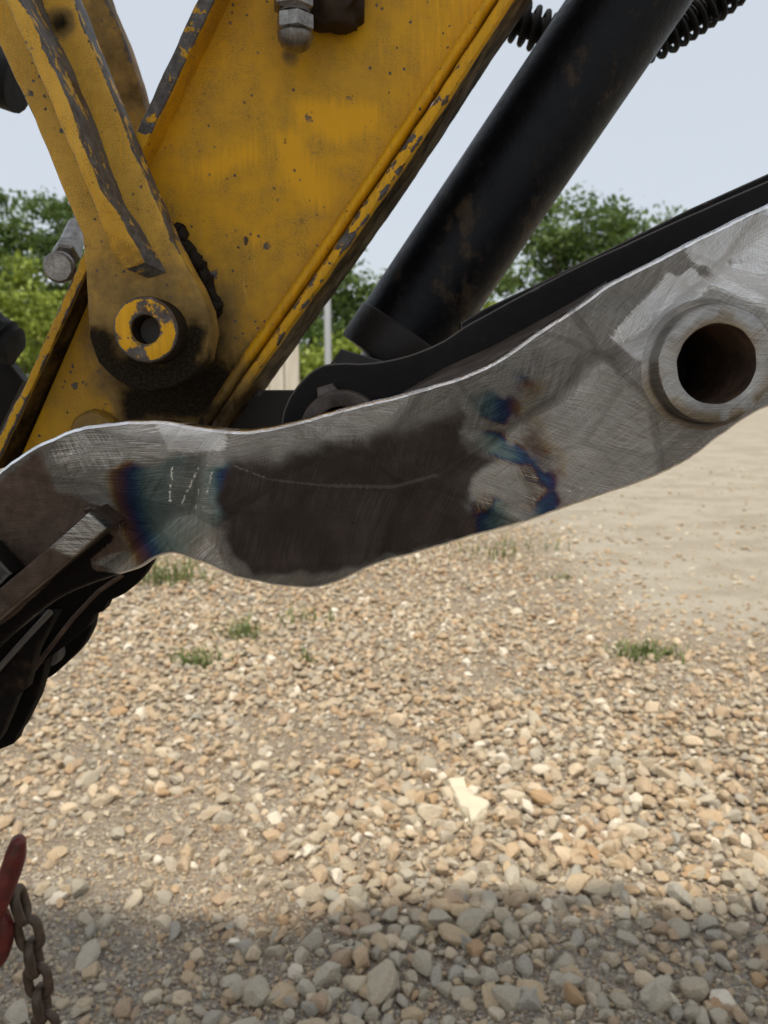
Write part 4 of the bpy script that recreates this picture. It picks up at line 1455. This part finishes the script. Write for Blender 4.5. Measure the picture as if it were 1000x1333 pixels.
def blob(px, x, y, rx, ry, rot=0.0):
    c, s = math.cos(R(rot)), math.sin(R(rot))
    u = (px[:, 0] - x) * c + (px[:, 1] - y) * s
    v = -(px[:, 0] - x) * s + (px[:, 1] - y) * c
    return np.exp(-((u / rx) ** 2 + (v / ry) ** 2) ** 1.5)


SCALE = [(296, 566), (420, 540), (470, 530), (540, 515), (592, 500), (606, 545), (596, 566), (630, 588), (640, 604), (618, 626), (604, 650), (618, 672), (622, 705), (560, 712), (492, 730), (430, 748), (370, 750), (330, 745), (305, 730), (292, 690), (284, 640), (294, 610)]
RUSTP = [(-200, 900), (-120, 740), (0, 625), (55, 582), (62, 608), (74, 640), (98, 642), (118, 656), (150, 660), (160, 700), (185, 735), (150, 745), (60, 780), (-60, 900)]


def wob2(px, f, amp):
    return px + amp * np.array([(mnoise.noise((x * f, y * f, 1.7)) + .6 * mnoise.noise((x * f * 2.7, y * f * 2.7, 4.1)), mnoise.noise((x * f, y * f, 8.2)) + .6 * mnoise.noise((x * f * 2.7, y * f * 2.7, 6.6))) for x, y in px])


def m_scale(px, co):
    q = wob2(px, .035, 9)
    crisp = np.clip(.5 + poly_sdf(q, SCALE) / 22, 0, 1.25)
    topy = np.interp(q[:, 0], [280, 340, 460, 540, 610, 640], [566, 566, 540, 522, 500, 490])
    return np.minimum(crisp, np.clip((q[:, 1] - topy) / 62, 0, 1.25))


def off_arris(f):
    return lambda px, co: np.where((co[:, 1] > .5002), 0.0, f(px, co))


def m_off(px, co):
    q = wob2(px, .03, 6)
    return .8 * np.clip(.5 + poly_sdf(q, [(612, 606), (636, 590), (690, 606), (712, 640), (690, 668), (672, 664), (650, 648), (632, 668), (616, 660)]) / 10, 0, 1) + \
        np.clip(.5 + poly_sdf(q, [(600, 548), (630, 545), (672, 560), (690, 582), (676, 580), (640, 562)]) / 8, 0, 1)


def m_rust(px, co):
    a = np.clip(.5 + poly_sdf(px, RUSTP) / 22, 0, 1)
    b = .55 * blob(px, 690, 560, 30, 40) + .42 * blob(px, 715, 605, 32, 32)
    pol = np.clip(.5 + poly_sdf(px, [(118, 733), (140, 722), (172, 716), (176, 736), (150, 741)]) / 8, 0, 1)
    return np.maximum(a, b) * (1 - pol)


def m_temper(px, co):
    # left band: distance to the right of the fusion edge
    edge = np.interp(px[:, 1], [590, 615, 650, 690, 735], [196, 154, 160, 172, 192])
    d = px[:, 0] - edge
    t = np.interp(d, [-26, -8, 4, 16, 34, 70, 104, 120, 128, 140], [0, .40, .48, .60, .80, .92, .95, .84, .66, .52])
    q = wob2(px, .028, 9)
    e2 = np.interp(q[:, 1], [480, 505, 530, 555, 580, 605, 630, 655, 700], [690, 672, 658, 660, 680, 704, 722, 720, 712])
    d2 = q[:, 0] - e2
    r = np.interp(d2, [-75, -46, -26, -10, 2, 12, 26, 52, 85], [1.0, .90, .74, .60, .50, .40, .29, .14, .03])
    d3 = q[:, 0] - 620
    r3 = np.interp(d3, [-6, 4, 12, 24, 44], [.44, .54, .63, .78, .94])
    wgt = np.clip((q[:, 1] - 645) / 20, 0, 1) * np.clip((672 - q[:, 0]) / 16, 0, 1)
    r = r * (1 - wgt) + r3 * wgt
    return np.where(px[:, 0] > 560, r, t)


def m_ton(px, co):
    q = wob2(px, .03, 7)
    left = np.clip(.5 + poly_sdf(q, [(130, 622), (165, 600), (200, 612), (240, 590), (270, 606), (300, 600), (300, 650), (286, 690), (262, 700), (240, 722), (170, 745), (150, 690)]) / 26, 0, 1.2)
    g = lambda x, y, rx, ry, ro=0: np.exp(-(((px[:, 0] - x) * math.cos(R(ro)) + (px[:, 1] - y) * math.sin(R(ro))) / rx) ** 2 - ((-(px[:, 0] - x) * math.sin(R(ro)) + (px[:, 1] - y) * math.cos(R(ro))) / ry) ** 2)
    rt = 1.15 * g(648, 531, 40, 24, 25)
    for a_ in ((664, 584, 48, 27, 28), (696, 612, 42, 27, 50), (708, 658, 30, 28, 0), (636, 682, 26, 40, 0)):
        rt = np.maximum(rt, 1.2 * g(*a_))
    rt = np.maximum(rt, .72 * g(712, 575, 48, 72, 0))
    rt = np.maximum(rt, .62 * g(696, 492, 34, 46, 0))
    pn = np.array([mnoise.noise((x * .045, y * .045, 12.3)) + .5 * mnoise.noise((x * .11, y * .11, 3.3)) for x, y in px])
    rt = rt * np.clip(.80 + .75 * pn, .1, 1.15)
    return np.where(px[:, 0] > 560, rt, left)


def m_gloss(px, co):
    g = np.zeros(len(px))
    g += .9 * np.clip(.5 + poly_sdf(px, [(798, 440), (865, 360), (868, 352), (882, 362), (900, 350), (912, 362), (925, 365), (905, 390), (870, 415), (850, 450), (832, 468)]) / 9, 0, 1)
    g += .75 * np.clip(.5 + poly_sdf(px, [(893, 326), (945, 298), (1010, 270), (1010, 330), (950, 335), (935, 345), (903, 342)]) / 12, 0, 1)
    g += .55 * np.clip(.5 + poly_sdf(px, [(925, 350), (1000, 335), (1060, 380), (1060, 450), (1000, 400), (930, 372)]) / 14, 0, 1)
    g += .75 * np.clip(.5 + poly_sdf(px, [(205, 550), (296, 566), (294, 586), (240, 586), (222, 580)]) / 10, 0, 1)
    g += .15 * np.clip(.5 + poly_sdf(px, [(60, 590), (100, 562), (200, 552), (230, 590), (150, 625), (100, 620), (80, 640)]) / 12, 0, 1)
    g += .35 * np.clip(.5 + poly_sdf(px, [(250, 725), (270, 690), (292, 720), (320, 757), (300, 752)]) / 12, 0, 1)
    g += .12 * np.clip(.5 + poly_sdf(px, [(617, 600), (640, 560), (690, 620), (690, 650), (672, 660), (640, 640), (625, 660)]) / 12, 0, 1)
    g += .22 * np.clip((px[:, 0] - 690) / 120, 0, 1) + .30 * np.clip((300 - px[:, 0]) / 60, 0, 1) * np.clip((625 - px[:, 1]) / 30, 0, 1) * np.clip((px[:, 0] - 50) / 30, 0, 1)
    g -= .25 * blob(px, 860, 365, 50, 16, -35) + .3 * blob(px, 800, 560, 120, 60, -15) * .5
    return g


def m_black(px, co):  # area under the lug, darkened as its shade
    return np.clip(.5 + poly_sdf(px, [(-200, 1000), (-40, 838), (20, 800), (96, 726), (140, 692), (150, 700), (132, 716), (118, 728), (122, 742), (160, 746), (100, 790)]) / 10, 0, 1)


plate('arm_plate', AP, .50, .520, STEEL, arm, rings=[(0, 0), (.0003, .0003), (.0016, .0019), (.0022, .0034)], step=.0031, wob=.0007, hole=(hb.x, hb.z, .0305),
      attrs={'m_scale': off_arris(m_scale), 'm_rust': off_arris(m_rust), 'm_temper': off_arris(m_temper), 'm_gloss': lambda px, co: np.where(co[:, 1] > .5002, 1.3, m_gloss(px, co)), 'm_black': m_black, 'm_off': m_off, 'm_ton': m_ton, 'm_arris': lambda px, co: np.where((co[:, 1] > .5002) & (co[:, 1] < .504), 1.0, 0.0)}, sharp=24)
# pin boss, proud of the plate, with a weld fillet and a bored hole
ro = .0362
bm = lathe_bm(Vector((hc.x, .484, hc.z)), (0, 1, 0),
              [(.0246, .0), (.0256, -.0006), (.0353, -.0006), (.0361, .0002), (.0365, .0020), (.0368, .0128), (.0385, .0148), (.0415, .0160)], 72, jit=.0006)
finish('pin_boss', bm, BOSS, arm, sharp=45)
bm = lathe_bm(Vector((hc.x, .484, hc.z)), (0, 1, 0), [(.0246, .0), (.0243, .0012), (.0243, .1075), (.033, .1075), (.033, .018)], 72)
finish('bore', bm, rust_metal('bore_rust', col=(0.12, 0.075, 0.052), dark=(0.045, 0.032, 0.026), hi=(0.24, 0.14, 0.085), rough=.5), arm, sharp=45)
# welded lug across the left end
lug = [(-70, 824), (0, 765), (68, 708), (115, 667), (139, 688), (96, 725), (0, 804), (-60, 856)]


def lug_gloss(px, co):
    return np.clip(.5 + poly_sdf(px, [(64, 712), (82, 696), (115, 664), (142, 688), (98, 728)]) / 6, 0, 1) * .9


plate('lug', lug, .466, .4985, STEEL, arm, rings=[(0, 0), (.0006, .0002), (.0012, .0012)], step=.003, wob=.0004,
      attrs={'m_rust': lambda px, co: 1.1 - 1.3 * lug_gloss(px, co), 'm_gloss': lambda px, co: lug_gloss(px, co) * .45, 'm_scale': lambda px, co: .45 * np.clip(1 - lug_gloss(px, co) * 2, 0, 1) * (co[:, 1] < .47),
             'm_temper': const(0.), 'm_black': const(0.)})
# weld at the lug's end
bm = bmesh.new()
wp_ = smooth_line([(110, 664), (122, 662), (138, 672), (150, 684), (160, 684)], 5)
rs = [.0018 + .0012 * abs(math.sin(i * 1.3)) for i in range(len(wp_))]
tube_bm([at(x, y, .4985) for x, y in wp_], rs, 8, bm)
finish('weld_bead', bm, RUST, arm)
plate('gusset', [(-60, 700), (-20, 712), (14, 748), (-8, 770), (-70, 810)], .478, .4985, BLACK, arm)
# dark inner plates of the same fabricated arm
R1 = smooth_line([(366, 560), (369, 538), (380, 512), (398, 490), (420, 476), (446, 472), (472, 473), (505, 469), (540, 460), (580, 442), (612, 421), (680, 384), (760, 343), (900, 279), (1000, 235 + 0), (1130, 176), (1230, 200)], 4)
R1 = R1[:-1] + [(1150, 280), (1120, 350), (1060, 430), (980, 490), (880, 545), (760, 600), (650, 640), (500, 690), (400, 700), (366, 600)]
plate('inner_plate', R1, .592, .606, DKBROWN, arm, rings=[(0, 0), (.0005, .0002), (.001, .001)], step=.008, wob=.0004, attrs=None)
R2 = [(600, 420), (630, 402), (690, 374), (750, 345), (900, 271), (1000, 226), (1130, 168), (1230, 180), (1240, 300), (1000, 420), (700, 500), (600, 480)]
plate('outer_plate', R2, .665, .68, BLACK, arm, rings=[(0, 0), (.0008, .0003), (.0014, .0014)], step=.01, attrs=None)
ST = [(640, 407), (690, 383), (750, 355), (900, 281), (1000, 236), (1120, 182), (1122, 192), (1000, 247), (900, 292), (750, 366), (690, 394), (640, 418)]
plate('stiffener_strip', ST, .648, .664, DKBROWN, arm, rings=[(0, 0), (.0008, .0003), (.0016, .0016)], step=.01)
# web between front plate and inner plate: rough brown plate seen along the arm's top edge
WN = ((520, 512), (580, 495), (640, 470), (690, 437), (740, 404), (790, 369))
WF = ((520, 513), (580, 478), (640, 451), (690, 424), (740, 396), (790, 366))
WB = WN
bm = bmesh.new()
ra, rb, rc_, rd_ = [], [], [], []
for (x0_, y0_), (x1_, y1_) in zip(WN, WF):
    p, q = at(x0_, y0_ + 3, .522), at(x1_, y1_, .5915)
    ra.append(bm.verts.new(p))
    rb.append(bm.verts.new(q))
    rc_.append(bm.verts.new(q - Vector((0, 0, .01))))
    rd_.append(bm.verts.new(p - Vector((0, 0, .01))))
for i in range(len(WB) - 1):
    bm.faces.new((ra[i], ra[i + 1], rb[i + 1], rb[i]))
    bm.faces.new((rd_[i], rd_[i + 1], rc_[i + 1], rc_[i]))
bmesh.ops.subdivide_edges(bm, edges=bm.edges[:], cuts=6, use_grid_fill=True)
finish('web', bm, rust_metal('web_brown', col=(0.07, 0.052, 0.042), dark=(0.028, 0.021, 0.017), hi=(0.14, 0.11, 0.09), metal=.1), arm)
# eye ring on the inner plate
ec = at(444, 563, .565)
bm = lathe_bm(ec, (0, 1, 0), [(.019, .03), (.019, .001), (.0205, 0), (.0285, 0), (.0298, .001), (.0305, .003), (.031, .0275)], 48)
finish('eye_ring', bm, rust_metal('eye_ring_metal', col=(0.085, 0.066, 0.056), dark=(0.035, 0.027, 0.023), hi=(0.17, 0.14, 0.12)), arm)
plate('ear', [(412, 505), (432, 499), (440, 508), (430, 530), (414, 530)], .578, .591, rust_metal('ear_metal', col=(0.10, 0.085, 0.072), hi=(0.2, 0.17, 0.15)), arm)
plate('cross_plate', [(250, 508), (392, 508), (392, 600), (250, 600)], .70, .715, DKBROWN, arm)
plate('clevis', [(428, 476), (444, 454), (478, 464), (500, 470), (560, 470), (560, 540), (428, 540)], .69, .73, BLACK, arm)

# ------------------------------------------------------------------ black coupler below
cp = thing('bucket_coupler', 'black greasy bucket coupler hanging under the steel arm', 'bucket coupler', at(60, 850, .56))
C1 = smooth_line([(-120, 860), (0, 790), (90, 735), (150, 730), (195, 728), (190, 744), (178, 760), (160, 774), (140, 783)], 3) + smooth_line([(134, 796), (122, 802), (112, 818), (60, 860), (0, 905), (-120, 990)], 3)
plate('side_plate', C1, .585, .60, COUP, cp, step=.01, rings=[(0, 0), (.0006, .0002), (.0013, .0012)])
C2 = [(-120, 900), (40, 800), (95, 775), (118, 790), (121, 803)] + smooth_line([(118, 820), (108, 840), (96, 855), (85, 865), (72, 877), (60, 885), (50, 893)], 3) + [(30, 905), (-20, 960), (-120, 1010)]
plate('side_plate', C2, .63, .645, COUP, cp, step=.01, rings=[(0, 0), (.0006, .0002), (.0013, .0012)])
C3 = [(-120, 840), (30, 800), (72, 800), (45, 850), (32, 899), (20, 909), (-2, 962), (-60, 1040), (-120, 1060)]
plate('hook_plate', C3, .545, .558, COUP, cp, step=.01)
C4 = [(60, 860), (52, 892), (46, 912), (28, 948), (21, 958), (17, 969), (0, 976), (-60, 1000), (-60, 920), (4, 930), (20, 910), (31, 910), (36, 898), (40, 880)]
plate('lower_hook', C4, .60, .615, COUP, cp, step=.008)
bm = tube_bm([at(x, y, .54) for x, y in ((-60, 925), (-10, 880), (30, 835), (66, 796))], .0022, 8)
finish('ridge', bm, DKBROWN, cp)
bm = tube_bm([at(x, y, .582) for x, y in ((20, 905), (60, 850), (95, 805), (128, 770), (160, 748))], .0020, 8)
finish('ridge', bm, RUST, cp)
bm = lathe_bm(at(68, 846, .628), (0, -1, 0), [(.0115, 0), (.0115, .008), (.0095, .010), (0, .010)], 28)
finish('pin_end', bm, DKBROWN, cp)
plate('bracket', [(-40, 470), (-10, 462), (6, 464), (31, 496), (24, 510), (-20, 600), (-60, 640)], .86, .875, DKBROWN, cp, rings=[(0, 0), (.0008, .0003), (.002, .002)])
bm = bmesh.new()
tube_bm([at(-60, 640, .86), at(-90, 760, .75), at(-100, 860, .60)], .02, 10, bm)
finish('strut', bm, COUP, cp)

# ------------------------------------------------------------------ chain and red hook
DCH = .80
pxm = at(1, 1200, DCH).x - at(0, 1200, DCH).x      # metres per pixel there


def link_bm(L, W, r):
    pts = []
    hw, hl = W / 2 - r, L / 2 - W / 2
    for i in range(9):
        a = R(-0 + 180 * i / 8)
        pts.append(Vector((hw * math.cos(a), 0, hl + hw * math.sin(a))))
    for i in range(9):
        a = R(180 + 180 * i / 8)
        pts.append(Vector((hw * math.cos(a), 0, -hl + hw * math.sin(a))))
    return tube_bm(pts, r, 10, closed=True)


chain = thing('chain', 'rusty dark steel chain hanging beside the red hook', 'chain', at(40, 1150, DCH))
bm = link_bm(.0505, .0345, .0056)
bmesh.ops.recalc_face_normals(bm, faces=bm.faces)
lme = bpy.data.meshes.new('link')
bm.to_mesh(lme)
bm.free()
lme.polygons.foreach_set('use_smooth', np.ones(len(lme.polygons), bool))
lme.materials.append(CHAINM)
off = wloc(chain)


def add_link(c, d, roll):
    o = bpy.data.objects.new('link', lme)
    zz = Vector(d).normalized()
    xx = Vector((1, 0, 0))
    xx = (xx - zz * xx.dot(zz)).normalized()
    yy = zz.cross(xx)
    m_ = Matrix((xx, yy, zz)).transposed().to_4x4() @ Matrix.Rotation(roll, 4, 'Z')
    o.parent = chain
    o.matrix_local = Matrix.Translation(Vector(c) - off) @ m_
    COL.objects.link(o)


lk = [(27, 1178, 97), (38, 1215, 4), (44, 1246, 94), (50, 1277, 2), (54.5, 1306, 92), (60, 1338, 5), (64, 1368, 92), (69, 1399, 4), (73, 1430, 92), (76, 1462, 5)]
for i, (x, y, rl) in enumerate(lk):
    a = lk[max(i - 1, 0)]
    b = lk[min(i + 1, len(lk) - 1)]
    d = at(a[0], a[1], DCH) - at(b[0], b[1], DCH)
    add_link(at(x, y, DCH), d, R(rl))
# it runs on down to the ground below the frame
c = at(76, 1462, DCH)
k = 0
while c.z > .03:
    c = c - Vector((-.0015, 0, .0385))
    add_link(c, (0.02, 0, 1), R(80 if k % 2 == 0 else 10))
    k += 1

hook = thing('grab_hook', 'dark red painted grab hook at the lower left edge', 'hook', at(0, 1180, .79))
RED = rust_metal('chipped_red_paint', col=(0.125, 0.016, 0.012), dark=(0.045, 0.012, 0.010), hi=(0.17, 0.040, 0.026), rough=.38, metal=0.0)
hk = smooth_line([(24, 1096), (18, 1122), (8, 1150), (-4, 1178), (-18, 1205), (-34, 1225), (-52, 1222), (-62, 1200), (-60, 1170), (-52, 1140)], 6)
rr = list(np.interp(np.linspace(0, 1, len(hk)), [0, .06, .2, .4, .7, 1], [.0085, .0112, .0118, .0122, .012, .0115]))
bm = tube_bm([at(x, y, .775) for x, y in hk], rr, 16)
lathe_bm(at(24, 1096, .775), at(27, 1086, .775) - at(18, 1122, .775), [(.0086, -.002), (.0075, .004), (.0045, .0072), (0, .0085)], 16, bm)
finish('hook_body', bm, RED, hook)
hk2 = smooth_line([(-14, 1172), (2, 1196), (4, 1222), (-4, 1246), (-22, 1256), (-40, 1250)], 6)
bm = tube_bm([at(x, y, .79) for x, y in hk2], list(np.interp(np.linspace(0, 1, len(hk2)), [0, .3, .7, 1], [.009, .0115, .0115, .009])), 16)
finish('clevis', bm, RED, hook)
# chain strand holding the hook up to the coupler, outside the frame
q = at(-56, 1126, .775)
e = at(-45, 1012, .61)
dd = (q - e)
nL = int(dd.length / .0385) + 1
for i in range(nL):
    add_link(e.lerp(q, (i + .5) / nL), dd, R(15 if i % 2 else 85))
